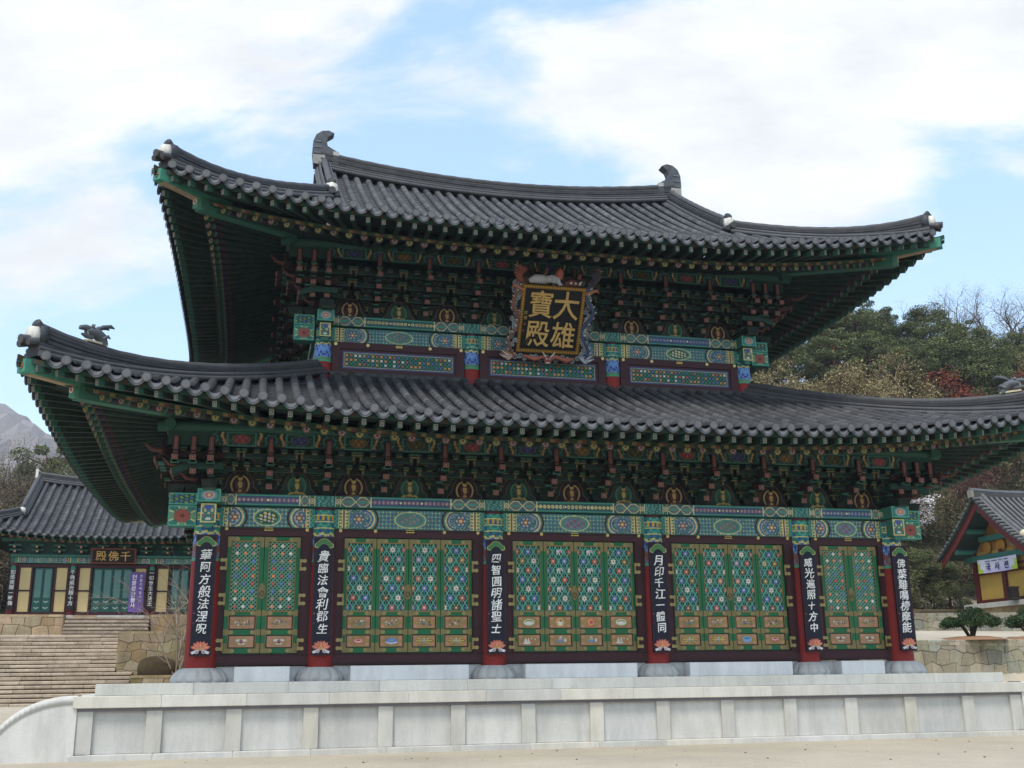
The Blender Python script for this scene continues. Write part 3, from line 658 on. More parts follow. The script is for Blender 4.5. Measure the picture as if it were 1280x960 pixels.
# --- painted purlin boards under the rafters
def purlin(xs, y, z0, z1, name='purlin_board'):
    for i, (a, b) in enumerate(zip(xs[:-1], xs[1:])):
        mb = MB(); mb.gain = .8; mb.paint(a, b - .004, z0, z1, -.1, fn_purlin(i + (1 if y > 1 else 0)), .022); mb.box(((a + b) / 2, -.04, (z0 + z1) / 2), (b - a - .004, .1, z1 - z0), (24, 74, 60))  # board colours dimmed for the shade below the rafters
        o = mb.build(name, M_PAINT, HALL); o.location = P0(0, y, 0)
purlin([-9.57] + lx + [9.57], -1.0, 5.33, 5.68); purlin([-6.7] + ux + [6.7], UY - 1.08, 11.62, 11.94)
mb = MB()
for (hx, hy, n, z) in ((9.57, 7.9, 1.0, 5.80), (6.7, 5.05, 1.08, 12.06)):
    for s in (-1, 1):
        mb.tube([(-hx - n - .3, s * (hy + n), z), (hx + n + .3, s * (hy + n), z)], .14, 10, (26, 80, 66)); mb.tube([(s * (hx + n), -hy - n - .3, z), (s * (hx + n), hy + n + .3, z)], .14, 10, (26, 80, 66))
        for sy in (-1,): mb.disc((s * (hx + n + .305), sy * (hy + n), z), (s, 0, 0), .14, (60, 120, 90))
        mb.box((s * (hx + n), 0, z - .3), (.1, 2 * hy + 2 * n, .34), (24, 66, 56))
        mb.box((s * (hx + n * .5), -hy - n + .005, z - .3), (n, .1, .34), (24, 66, 56))
mb.build('purlin', M_PAINT, HALL)

# ------------------------------------------------------------------ tiled roofs
TL = (72, 72, 73); TLD = (54, 54, 55); TLE = (86, 87, 89)
class Roof:
    def __init__(s, hx, hy, om, oc, ins, zb0, A, S0, p, zT, gp, sag=0.0, ulim=None):
        s.hx, s.hy, s.om, s.oc, s.ins, s.zb0, s.A, s.S0, s.p, s.zT, s.gp, s.sag, s.ulim = hx, hy, om, oc, ins, zb0, A, S0, p, zT, gp, sag, ulim
    def half(s, side): return s.hx if side in (0, 2) else s.hy
    def E(s, u, side):
        """eave: outward distance and height of the lowest tile edge"""
        T = s.half(side) + s.oc; u = np.abs(np.asarray(u, float)); d = np.clip(T - u, 0, None)
        return s.om + (s.oc - s.om) * (u / T) ** 3, s.zb0 + s.A * np.clip(1 - d / s.S0, 0, None) ** s.p
    def z(s, u, n, side):
        nE, zb = s.E(u, side); zE = zb + .17
        f = np.clip(np.abs(u) / (s.ulim or 6.65), 0, 1) if side in (0, 2) else 1.0
        zT = s.zT + s.sag * f ** 2
        t = np.clip((nE - n) / (nE + s.ins), 0, 1.2); return zE + (zT - zE) * t ** s.gp
    def W(s, u, n, z, side):
        u, n, z = np.broadcast_arrays(np.asarray(u, float), np.asarray(n, float), np.asarray(z, float))
        if side == 0: x, y = u, -(s.hy + n)
        elif side == 2: x, y = -u, s.hy + n
        elif side == 1: x, y = s.hx + n, u
        else: x, y = -(s.hx + n), -u
        return np.stack([x, y, z], -1)
    def ntop(s, u, side):
        n = np.maximum(-s.ins, np.abs(u) - s.half(side))
        if s.ulim is not None and side in (0, 2): n = np.where(np.abs(u) < s.ulim, -s.ins, n)
        if s.ulim is not None and side in (1, 3): n = np.maximum(n, s.ulim - s.hx + 0 * n)
        return n
def roof_tiles(R, sides=(0, 1, 3, 2)):
    mb = MB(); pit = .42
    for side in sides:
        T = R.half(side) + R.oc; k = int((2 * T - .5) / pit); us = (np.arange(k) - (k - 1) / 2) * pit
        for i, u in enumerate(us):
            nE, zb = (float(a) for a in R.E(u, side)); nt_ = float(R.ntop(u, side))
            if nE - nt_ < .2: continue
            m = max(1, int((nE - nt_) / .36)); ns = np.linspace(nE + .13, nt_, m + 1)
            a = np.linspace(0, PI, 6); base = random.uniform(-7, 7)
            for j in range(m):
                n0, n1 = ns[j], ns[j + 1]; r0, r1 = .110, .101
                z0, z1 = float(R.z(u, n0, side)) + .05, float(R.z(u, n1, side)) + .05
                P = np.stack([np.stack([R.W(u + r * np.cos(a), n, z + r * np.sin(a) * 1.05, side)], 0)[0] for n, z, r in ((n0, z0, r0), (n1, z1, r1))])
                c = random.uniform(-13, 13) + base; mb.grid(P, (TL[0] + c, TL[1] + c, TL[2] + c), True, flip=False)
                if j == 0:
                    aa = np.arange(12) * PI / 6; zc = z0 + .005
                    mb.add(R.W(u + .116 * np.cos(aa), n0 + .004, zc + .116 * np.sin(aa), side), [tuple(range(12))], (68, 69, 70))
                    mb.add(R.W(u + .09 * np.cos(aa), n0 + .009, zc + .09 * np.sin(aa), side), [tuple(range(12))], (92, 93, 95))
                else:
                    cap = R.W(u + r0 * np.cos(a), n0, z0 + r0 * np.sin(a) * 1.05, side); mb.add(cap, [tuple(range(6))], TLD)
            # trough to the next column
            if i + 1 < len(us):
                u2 = us[i + 1]; um = (u + u2) / 2; nE2, zb2 = (float(a) for a in R.E(um, side)); nt2 = float(R.ntop(um, side))
                if nE2 - nt2 > .15:
                    m = max(1, int((nE2 - nt2) / .3)); ns = np.linspace(nE2, nt2, m + 1); uu = np.linspace(u, u2, 5); sg = np.array((.05, -.05, -.085, -.05, .05))
                    for j in range(m):
                        P = np.stack([R.W(uu, n, R.z(um, n, side) + sg + d, side) for n, d in ((ns[j], .02), (ns[j + 1], 0.0))]); c = random.uniform(-9, 9)
                        mb.grid(P, (66 + c, 66 + c, 68 + c), False, flip=False)
                        if j: mb.grid(np.stack([R.W(uu, ns[j], R.z(um, ns[j], side) + sg + d, side) for d in (.0, .02)]), (46, 47, 50))
                    # drop tile: crescent plate hanging at the eave
                    q = np.linspace(-1, 1, 9); ux_ = um + q * .2; zt = zb2 + .17 - .055 + .1 * q ** 2 + .025; zl = zb2 + .0 + .15 * np.abs(q) ** 2.0
                    fr = R.W(ux_, nE2 + .05, zt, side); lo = R.W(ux_, nE2 + .075, zl, side); bk = R.W(ux_, nE2 - .02, zt, side); bl = R.W(ux_, nE2 + .045, zl, side)
                    mb.grid(np.stack([lo, fr]), (80, 82, 86)); mb.grid(np.stack([fr, bk]), (84, 86, 90)); mb.grid(np.stack([bl, lo]), (70, 72, 76)); mb.grid(np.stack([bk, bl]), (66, 68, 72))
                    zi = zl + (zt - zl) * .42; mb.grid(np.stack([R.W(um + q * .15, nE2 + .079, zl * .7 + zt * .3, side), R.W(um + q * .15, nE2 + .072, zl * .15 + zt * .85, side)]), (104, 105, 108))
    return mb
def soffit_mb(R, wall_z):
    """boards over the rafters, fascia and eave board, all four sides"""
    mb = MB(); mb.gain = .64; wz = wall_z  # eave shade painted into the soffit colours
    for side in range(4):
        T = R.half(side) + R.oc; k = int(2 * T / .12); us = np.linspace(-T + .02, T - .02, k + 1); nE, zb = R.E(us, side)
        lim = np.abs(us) - R.half(side)
        n1 = np.maximum(nE - 1.02, lim); n2 = np.maximum(0.0, lim)
        def band(na, za, nb, zb_, col): mb.grid(np.stack([R.W(us, na, za, side), R.W(us, nb, zb_, side)], 1), col)
        nd = np.maximum(nE - .1, lim)
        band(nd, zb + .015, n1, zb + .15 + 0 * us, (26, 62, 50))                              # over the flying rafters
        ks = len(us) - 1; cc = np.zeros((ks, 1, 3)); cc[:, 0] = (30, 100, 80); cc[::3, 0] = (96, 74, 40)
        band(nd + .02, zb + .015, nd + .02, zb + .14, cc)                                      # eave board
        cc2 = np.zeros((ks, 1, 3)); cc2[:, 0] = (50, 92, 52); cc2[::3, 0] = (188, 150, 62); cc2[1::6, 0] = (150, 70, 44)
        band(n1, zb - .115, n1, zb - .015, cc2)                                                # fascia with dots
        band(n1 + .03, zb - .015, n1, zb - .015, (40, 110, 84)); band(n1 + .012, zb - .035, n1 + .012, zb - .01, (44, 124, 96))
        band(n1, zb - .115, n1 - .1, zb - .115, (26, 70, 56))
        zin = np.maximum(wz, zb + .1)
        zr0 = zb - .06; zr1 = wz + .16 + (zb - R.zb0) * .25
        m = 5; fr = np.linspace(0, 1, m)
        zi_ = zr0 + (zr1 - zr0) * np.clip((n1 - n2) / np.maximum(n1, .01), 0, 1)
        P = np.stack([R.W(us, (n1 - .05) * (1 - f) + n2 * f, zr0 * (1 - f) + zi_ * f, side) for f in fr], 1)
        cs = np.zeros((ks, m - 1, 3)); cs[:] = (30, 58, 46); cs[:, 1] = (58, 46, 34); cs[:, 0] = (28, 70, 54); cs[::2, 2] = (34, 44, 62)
        mb.grid(P, cs)
        ins_ = np.abs(us) < R.half(side); us, n2, zr1 = us[ins_], n2[ins_], zr1[ins_]; band(n2, zr1, n2, wz - .6, (20, 50, 40))
    return mb
def rafters(R, wall_z, sides=(0, 3, 1)):
    """lists of (distance to camera, mesh builder) for the round and the flying rafters"""
    RR, FR = [], []; pit = .42; cw = np.array((-8.46, -28.4 - YC, -.3))
    for side in sides:
        H = R.half(side); T = H + R.oc; k = int((2 * T - .3) / pit); us = (np.arange(k) - (k - 1) / 2) * pit
        for i, u in enumerate(us):
            u = float(u); nE, zb = (float(a) for a in R.E(u, side)); lim = abs(u) - H; H1 = H - 1.4
            ui = u if abs(u) < H1 else math.copysign(H1 + (abs(u) - H1) * .22, u)
            lift = zb - R.zb0
            po = np.array((u, nE - 1.1, zb - .15)); pi = np.array((ui, 0, wall_z + lift * .25))
            d = pi - po; d /= np.linalg.norm(d)
            if lim < nE - 1.1 - .12:
                mb = MB(); mb.gain = .7; a = R.W(*po, side); b = R.W(*pi, side); dd = (b - a); Lr = np.linalg.norm(dd); dd /= Lr  # round rafters coloured darker, as shaded by the eave
                st = [(0, .10, (30, 96, 76)), (.12, .10, (60, 140, 112)), (.16, .1, (140, 112, 56)), (.2, .1, (36, 48, 84)), (.32, .1, (92, 46, 38)), (.4, .1, (22, 62, 50)), (Lr, .1, (26, 50, 40))]
                for s0, s1 in zip(st[:-1], st[1:]): mb.tube([a + dd * s0[0], a + dd * s1[0]], s0[1], 8, s0[2], caps=False)
                red = (i % 2 == 0)
                mb.disc(a - dd * .002, -dd, .105, (52, 116, 88), 12); mb.disc(a - dd * .005, -dd, .09, (150, 44, 48) if red else (150, 128, 50), 12)
                for q in range(6):
                    th = q * PI / 3; r_ = np.cross(dd, (0, 0, 1)); r_ /= np.linalg.norm(r_); w_ = np.cross(r_, dd)
                    mb.disc(a - dd * .008 + .052 * (math.cos(th) * r_ + math.sin(th) * w_), -dd, .022, (200, 176, 160) if red else (214, 196, 110), 6)
                mb.disc(a - dd * .01, -dd, .026, (60, 70, 130) if red else (60, 110, 60), 8)
                RR.append((float(np.linalg.norm(a - cw)), mb))
            if lim < nE - .22:
                mb = MB(); mb.gain = .74; po2 = np.array((u, nE - .1, zb - .07)); dn = np.array((d[0], d[1], 0)); dn /= np.linalg.norm(dn)  # flying rafter colours hold some of the eave's shade
                ln = min(1.12, max(.3, (nE - .1 - lim) * 1.0)) if lim > nE - 1.3 else 1.12
                pi2 = po2 + dn * ln; pi2[2] = zb - .07 + .12 * ln / 1.1
                a = R.W(*po2, side); b = R.W(*pi2, side); dd = b - a; dd /= np.linalg.norm(dd)
                m_ = a + dd * .16; mb.beam(a, m_, .115, .15, (32, 108, 86), (60, 150, 124)); mb.beam(m_, b, .11, .145, (22, 56, 44))
                e = a - dd * .004; mb.beam(e, e + dd * .003, .095, .128, (176, 176, 158), (176, 176, 158)); mb.beam(e - dd * .003, e, .06, .09, (96, 52, 56), (96, 52, 56)); mb.beam(e - dd * .006, e - dd * .003, .028, .045, (190, 186, 160), (190, 186, 160))
                FR.append((float(np.linalg.norm(a - cw)), mb))
    return RR, FR
def hip_rafter(R, sx, sy, wall_z, parent):
    mb = MB(); c = np.array((sx * (R.hx + R.oc), sy * (R.hy + R.oc)))
    zb = R.zb0 + R.A; d = np.array((sx, sy)) / math.sqrt(2)
    tip = np.array((*(c - d * .12), zb - .10)); inn = np.array((*(c - d * 2.6), zb - .12)); 
    mb.beam(tip, inn, .27, .3, (40, 132, 106), (64, 140, 110)); e = tip + np.array((*d, 0)) * .004
    for r, cc in ((.08, RED), (.045, YEL)): mb.disc(e + np.array((*d, 0)) * (.004 + (.08 - r) * .02), (*d, 0), r, cc, 8)
    t2 = np.array((*(c - d * 1.55), zb - .38)); i2 = np.array((sx * R.hx, sy * R.hy, wall_z - .02 + R.A * .2))
    mb.beam(t2, i2, .3, .36, (30, 104, 84), (150, 70, 60)); mb.box(t2 + np.array((*d * .02, .0)), (.2, .2, .3), (60, 130, 104), rz=PI / 4)
    mb.disc(t2 + np.array((*d * .14, .02)), (*d, 0), .08, (206, 196, 170), 8); mb.disc(t2 + np.array((*d * .146, .02)), (*d, 0), .045, (170, 50, 50), 8)
    mb.beam(np.array((*(c - d * .3), zb - .262)), np.array((*(c - d * 1.5), zb - .28)), .2, .02, (150, 130, 100))
    return mb.build('hip_rafter', M_PAINT, parent)
def ridge_mb(path, h, w, layers=6, cap_r=.1, lift_end=None):
    """stacked flat tiles under a round top tile, following path (base line)"""
    mb = MB(); p = np.asarray(path, float); m = len(p); t = np.gradient(p, axis=0); t[:, 2] = 0; t /= np.linalg.norm(t, axis=1)[:, None]
    r = np.stack([t[:, 1], -t[:, 0], 0 * t[:, 0]], 1); hh = np.broadcast_to(np.asarray(h, float), (m,))
    for k in range(layers):
        w0 = w * (1.0 - .06 * k / layers) + (.03 if k % 2 == 0 else 0)
        for sgn in (-1, 1):
            a = p + r * sgn * w0 / 2 + np.array((0, 0, 1.0)) * (hh * k / layers)[:, None]; b = p + r * sgn * w0 / 2 + np.array((0, 0, 1.0)) * (hh * (k + .78) / layers)[:, None]
            b2 = p + r * sgn * (w0 / 2 - .03) + np.array((0, 0, 1.0)) * (hh * (k + .8) / layers)[:, None]; c2 = p + r * sgn * (w0 / 2 - .03) + np.array((0, 0, 1.0)) * (hh * (k + 1.0) / layers)[:, None]
            rc = np.array([[rng.uniform(-7, 7)] * 3 for _ in range(m - 1)])[:, None, :]
            mb.grid(np.stack([a, b], 1), np.array(TLD, float) + rc + (k % 2) * 6, flip=sgn > 0); mb.grid(np.stack([b, b2], 1), (84, 86, 90), flip=sgn > 0); mb.grid(np.stack([b2, c2], 1), (44, 46, 50), flip=sgn > 0)
    top = p + np.array((0, 0, 1.0)) * hh[:, None]
    rr = np.where(np.arange(m) % 2 == 0, cap_r * 1.1, cap_r); mb.tube(top + np.array((0, 0, .02)), rr, 8, TL)
    for e in (0, -1):
        v = [p[e] - r[e] * w / 2, p[e] + r[e] * w / 2, top[e] + r[e] * w / 2, top[e] - r[e] * w / 2]; mb.add(v, [(0, 1, 2, 3)], TLD)
    # bed row of round tiles under the ridge on both sides
    for sgn in (-1, 1): mb.tube(p + r * sgn * (w / 2 + .07) + np.array((0, 0, .05)), .075, 6, TL); mb.tube(p + r * sgn * (w / 2 + .03) + np.array((0, 0, .17)), .06, 6, TL)
    return mb
def end_tile(parent, pos, d, sc=1.0):
    """upturned dark end tile over a white plaster plug at the foot of a ridge; d = unit plan direction outwards"""
    d = np.array((d[0], d[1], 0.0)); r = np.array((d[1], -d[0], 0)); p = np.array(pos, float); mb = MB(); rz = math.atan2(d[1], d[0]) - PI / 2
    mb.M = Matrix.Translation(p) @ Matrix.Rotation(rz, 4, 'Z') @ Matrix.Scale(sc, 4)
    prof = [(-.2, -.05), (.2, -.05), (.25, .2), (.2, .42), (0, .5), (-.2, .42), (-.25, .2)]
    def slab(y0, y1, f0, f1, col, dz=0):
        a = [(x * f0, y0, z * f0 + dz) for x, z in prof]; b = [(x * f1, y1, z * f1 + dz) for x, z in prof]; n = len(prof)
        mb.add(a + b, [tuple(range(n)), tuple(range(2 * n - 1, n - 1, -1))] + [(i, i + n, (i + 1) % n + n, (i + 1) % n) for i in range(n)], col, True)
    slab(-.02, .16, 1.0, .85, (204, 200, 190)); slab(-.3, -.02, 1.12, 1.02, (58, 60, 64), .02)
    mb.tube([(0, -.5, .36), (0, -.25, .42), (0, -.02, .56)], [.11, .13, .16], 10, (62, 64, 68)); mb.tube([(0, -.02, .56), (0, .02, .58)], [.16, .11], 10, (50, 52, 56))
    mb.tube([(0, .1, .05), (0, .42, .0)], .13, 8, TL); mb.tube([(-.2, .0, .0), (-.2, .32, -.1)], .1, 8, TL); mb.tube([(.2, .0, .0), (.2, .32, -.1)], .1, 8, TL)
    mb.M = None; return mb.build('end_tile', M_TILE, parent)
def dragon_head(parent, pos, d):
    mb = MB(); rz = math.atan2(d[1], d[0]) - PI / 2; mb.M = Matrix.Translation(pos) @ Matrix.Rotation(rz, 4, 'Z') @ Matrix.Scale(.62, 4)
    c = (84, 88, 92)
    mb.box((0, -.12, .03), (.3, .9, .08), (190, 176, 150))
    mb.tube([(0, -.45, .02), (0, -.35, .28), (0, -.1, .42), (0, .18, .42), (0, .34, .36)], [.2, .22, .22, .17, .1], 10, c)
    mb.tube([(0, .1, .5), (0, .35, .52), (0, .58, .46), (0, .64, .4)], [.13, .12, .09, .03], 8, c)           # upper jaw
    mb.tube([(0, .05, .22), (0, .32, .2), (0, .52, .24)], [.12, .09, .04], 8, c)                             # lower jaw
    for s in (-1, 1):
        mb.tube([(s * .12, -.1, .55), (s * .14, -.3, .68), (s * .15, -.62, .78), (s * .15, -.8, .74)], [.05, .08, .08, .02], 7, (76, 80, 84))
        mb.tube([(s * .13, .12, .6), (s * .14, .18, .66)], [.07, .04], 7, (110, 112, 112)); mb.tube([(s * .1, .3, .26), (s * .1, .34, .36)], [.02, .01], 5, (190, 186, 176))
        mb.tube([(s * .16, -.3, .2), (s * .22, -.5, .34), (s * .2, -.62, .28)], [.08, .07, .02], 6, c)
    mb.tube([(0, .02, .6), (0, -.04, .74)], [.06, .02], 6, c)
    mb.M = None; return mb.build('dragon_head', M_TILE, parent)
def finial(parent, x, y, z, inner):
    """horn shaped ridge-end ornament whose tip curls towards the middle of the roof"""
    mb = MB(); s = inner
    out = [(-.28, -.15), (-.34, .4), (-.32, .78), (-.22, 1.04), (-.02, 1.2), (.22, 1.24), (.42, 1.15)]
    inn = [(.34, 1.08), (.2, .98), (.15, .82), (.2, .62), (.34, .48), (.52, .44), (.55, .1), (.55, -.15)]
    pts = np.array(out + inn); n = len(pts); y0, y1 = -.2, .2
    f = np.stack([s * pts[:, 0], np.full(n, y0), pts[:, 1]], 1); b = f.copy(); b[:, 1] = y1
    # front and back faces as strips between back edge and inner edge
    k = len(out); sel = np.round(np.linspace(0, len(inn) - 1, k)).astype(int); I = [n - 1 - int(q) for q in sel]
    for F, fl in ((f, 1), (b, 0)):
        for i in range(k - 1):
            q = (i, i + 1, I[i + 1], I[i]); q = tuple(dict.fromkeys(q)); cc = (78, 81, 86) if i % 2 else (68, 71, 76)
            if len(q) > 2: mb.add(F, [q[::-1] if (fl == 1) == (s > 0) else q], cc)
    mb.add(np.concatenate([f, b]), [(i, (i + 1) % n, (i + 1) % n + n, i + n) for i in range(n)], (86, 88, 92))
    for t in (.25, .5, .75): mb.box((s * (-.2 + .06 * t), y0 - .01, .1 + t * .9), (.26, .02, .05), (100, 102, 106))
    mb.box((s * .5, 0, .16), (.2, .46, .5), (170, 166, 158)); mb.box((s * -.1, y0 - .02, .05), (.42, .06, .36), (150, 148, 142))
    o = mb.build('ridge_finial', M_TILE, parent); o.location = (x, y, z); return o
LOWR = Roof(9.57, 7.9, 3.88, 4.05, 2.85, 5.45, 1.0, 11.0, 2.3, 8.38, 1.16)
UPR = Roof(6.70, 5.05, 4.3, 4.68, 5.05, 11.53, .74, 9.0, 2.3, 16.85, 1.24, .5, 6.65)
low = roof_tiles(LOWR).build('lower_roof', M_TILE, HALL); upr = roof_tiles(UPR).build('upper_roof', M_TILE, HALL)
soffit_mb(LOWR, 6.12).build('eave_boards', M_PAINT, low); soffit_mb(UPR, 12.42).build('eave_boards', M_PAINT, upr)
allr = [rafters(LOWR, 6.12), rafters(UPR, 12.42)]
for idx, nm in ((0, 'round_rafter'), (1, 'flying_rafter')):
    lst = [(d, mb, par) for (rf, par) in zip(allr, (low, upr)) for d, mb in rf[idx]]
    lst.sort(key=lambda q: q[0])
    for d, mb, par in lst[:100]: mb.build(nm, M_PAINT, par)
    rest = MB()
    for d, mb, par in lst[100:]: rest.merge(mb)
    tag(rest.build(nm, M_PAINT, HALL), kind='stuff')
for R, wz, par in ((LOWR, 6.12, low), (UPR, 12.42, upr)):
    for sx in (-1, 1):
        for sy in (-1, 1): hip_rafter(R, sx, sy, wz, par)
def hip_path(R, sx, sy, n_in, n=26, end=.25):
    ns = np.linspace(n_in, R.oc - end, n); u = R.hx + ns
    z = np.array([float(R.z(a, b, 0)) for a, b in zip(u, ns)]); return np.stack([sx * (R.hx + ns), sy * (R.hy + ns), z], 1)
d45 = 1 / math.sqrt(2)
for sx in (-1, 1):
    for sy in (-1, 1):
        p = hip_path(LOWR, sx, sy, -2.85); tt = np.linspace(0, 1, len(p)); h = .36 + .36 * tt ** 4
        ridge_mb(p, h, .34, 6).build('hip_ridge', M_TILE, low); end_tile(low, p[-1] + np.array((0, 0, .34)), (sx * d45, sy * d45), .78)
        if sy < 0: dragon_head(low, p[int(len(p) * .84)] + np.array((0, 0, .66)), (sx * d45, sy * d45))
        p = hip_path(UPR, sx, sy, 0.05); tt = np.linspace(0, 1, len(p)); h = .40 + .26 * tt ** 4
        ridge_mb(p, h, .34, 6).build('hip_ridge', M_TILE, upr); end_tile(upr, p[-1] + np.array((0, 0, .30)), (sx * d45, sy * d45), .78)
        # descending ridge from the main ridge
        ns = np.linspace(-4.9, .0, 22); z = np.array([float(UPR.z(6.65, a, 0)) for a in ns]); q = np.stack([np.full(22, sx * 6.62), sy * (5.05 + ns), z], 1)
        ridge_mb(q, .48, .4, 6).build('descending_ridge', M_TILE, upr); end_tile(upr, q[-1] + np.array((0, 0, .2)), (0, sy), .85)
xs = np.linspace(-6.75, 6.75, 46); zt = np.array([float(UPR.z(a, -5.05, 0)) for a in xs])
ridge_mb(np.stack([xs, 0 * xs, zt - .02], 1), .62 + .06 * (np.abs(xs) / 6.75) ** 2, .5, 7, .13).build('main_ridge', M_TILE, upr)
for s in (-1, 1): finial(upr, s * 6.72, 0, float(UPR.z(6.65, -5.05, 0)) + .32, -s)
# ridge where the lower roof meets the upper storey; gable walls
mb = MB()
for sy in (-1, 1): mb.tube([(-6.5, sy * 5.2, 8.36), (6.5, sy * 5.2, 8.36)], .11, 8, TL); mb.box((0, sy * 5.12, 8.27), (13.0, .3, .16), TLD)
for sx in (-1, 1): mb.tube([(sx * 6.85, -5.0, 8.36), (sx * 6.85, 5.0, 8.36)], .11, 8, TL); mb.box((sx * 6.77, 0, 8.27), (.3, 10, .16), TLD)
mb.build('flashing_ridge', M_TILE, low)
for s in (-1, 1):
    mb = MB(); a = np.linspace(-5.0, 5.0, 21); z = np.array([float(UPR.z(6.65, -abs(0) + (abs(t) - 5.05), 0)) for t in a])
    P = np.stack([np.stack([np.full(21, s * 6.5), a, np.full(21, 13.9)], 1), np.stack([np.full(21, s * 6.5), a, z + .1], 1)], 1); mb.grid(P, (96, 40, 36), flip=s > 0)
    mb.build('gable_board', M_WOOD, upr)

# ------------------------------------------------------------------ doors
def clip_poly(pts, x0, x1, z0, z1):
    def half(P, f, inter):
        o = []
        for i in range(len(P)):
            a, b = P[i - 1], P[i]
            if f(b):
                if not f(a): o.append(inter(a, b))
                o.append(b)
            elif f(a): o.append(inter(a, b))
        return o
    ix = lambda c: (lambda a, b: (c, a[1] + (b[1] - a[1]) * (c - a[0]) / (b[0] - a[0])))
    iz = lambda c: (lambda a, b: (a[0] + (b[0] - a[0]) * (c - a[1]) / (b[1] - a[1]), c))
    P = [tuple(p) for p in pts]
    for f, it in ((lambda p: p[0] >= x0, ix(x0)), (lambda p: p[0] <= x1, ix(x1)), (lambda p: p[1] >= z0, iz(z0)), (lambda p: p[1] <= z1, iz(z1))):
        if P: P = half(P, f, it)
    return P
def bars(mb, x0, x1, z0, z1, ang, pitch, off, w, y, th, col):
    """parallel lattice bars clipped to a rectangle"""
    c, s = math.cos(ang), math.sin(ang); cx, cz = (x0 + x1) / 2, (z0 + z1) / 2; D = math.hypot(x1 - x0, z1 - z0)
    k = int(D / pitch / 2) + 2
    for i in range(-k, k + 1):
        o = i * pitch + off; px, pz = cx - s * o, cz + c * o
        q = [(px - c * D - s * -w / 2, pz - s * D + c * -w / 2), (px + c * D - s * -w / 2, pz + s * D + c * -w / 2), (px + c * D - s * w / 2, pz + s * D + c * w / 2), (px - c * D - s * w / 2, pz - s * D + c * w / 2)]
        q = clip_poly(q, x0, x1, z0, z1)
        if len(q) >= 3: mb.poly(q, y, th, col)
FC = dict(b=(72, 104, 178), r=(176, 62, 48), w=(206, 200, 182), g=(150, 110, 44), c=(186, 178, 130), l=(140, 130, 170), s=(186, 112, 84), n=(128, 84, 52), p=(180, 80, 96), o=(200, 112, 40), k=(160, 138, 120), e=(212, 210, 206))
LAT = (84, 168, 146)
def flower(mb, x, z, key, box, y):
    c = FC[key]
    def pl(f, yy, col, n=12, k=6):
        a = np.arange(2 * k) * PI / k + PI / 2; r = np.where(np.arange(2 * k) % 2 == 0, f[0], f[1]); q = clip_poly(np.stack([x + r * np.cos(a), z + r * np.sin(a)], 1), *box)
        if len(q) >= 3: mb.poly(q, yy, .006, col)
    if key == 'e':                                            # white elephant-like relief: body, head, legs
        for (dx, dz, rx, rz) in ((0, .015, .07, .045), (.06, .035, .035, .035), (-.045, -.04, .016, .045), (.02, -.04, .016, .045), (.095, -.0, .012, .04)):
            mb.ell(x + dx, z + dz, rx, rz, y - .012, .012, c, 10)
        return
    pl((.116, .055), y, tuple(v * .82 for v in c)); pl((.072, .042), y - .006, tuple(min(255, v * 1.12) for v in c)); pl((.026, .026), y - .011, (214, 190, 120) if key not in 'wc' else (150, 120, 90))
def leaf_lattice(rows, w, h, mirror, diag):
    """openwork flower lattice; local origin at its bottom centre, front at y=0"""
    mb = MB(); x0, x1 = -w / 2, w / 2
    mb.box((0, .045, h / 2), (w, .01, h), (30, 62, 50))
    if diag:
        for sgn in (1, -1): bars(mb, x0, x1, 0, h, sgn * PI / 4, .0707, 0, .03, 0 if sgn > 0 else .008, .02, (98, 160, 128) if sgn > 0 else (76, 146, 120))
        for i, row in enumerate(rows):
            z = h - .1 - i * (h - .2) / (len(rows) - 1)
            for j, key in enumerate(row[::-1] if mirror else row):
                x = (j - 1) * .205; c = FC[key]; mb.ell(x, z, .047, .047, -.012, .012, c, 10); mb.ell(x, z, .018, .018, -.018, .006, tuple(min(255, v * 1.25) for v in c), 8)
        return mb
    pz = .246; px = .158; z1 = h - .15
    ang = math.atan2(pz, px)
    per = pz * math.cos(ang)
    for k, a in enumerate((ang, -ang)):
        # lines pass through the flower centres (0, z1 - i*2pz) and (+-px, ..)
        cz = h / 2; c_, s_ = math.cos(a), math.sin(a); off0 = -s_ * 0 + c_ * (z1 - cz); pitch = pz * c_
        bars(mb, x0, x1, 0, h, a, pitch, off0 % pitch, .026, .004 * k, .02, LAT)
    bars(mb, x0, x1, 0, h, PI / 2, px, 0, .018, .010, .02, (50, 150, 128)); bars(mb, x0, x1, 0, h, 0, pz, (z1 - h / 2) % pz, .014, .012, .02, (50, 150, 128))
    bars(mb, x0, x1, 0, h, ang, pz * math.cos(ang), (math.cos(ang) * (z1 - h / 2) + pz * math.cos(ang) / 2) % (pz * math.cos(ang)), .011, .012, .015, (44, 136, 116)); bars(mb, x0, x1, 0, h, -ang, pz * math.cos(ang), (math.cos(ang) * (z1 - h / 2) + pz * math.cos(ang) / 2) % (pz * math.cos(ang)), .011, .014, .015, (44, 136, 116))
    box = (x0, x1, 0.0, h)
    for i, row in enumerate(rows):
        z = z1 - i * pz; row = row[::-1] if mirror else row
        xs_ = (-2 * px, 0, 2 * px) if len(row) == 3 else (-px, px)
        for x, key in zip(xs_, row): flower(mb, x, z, key, box, -.006)
    return mb
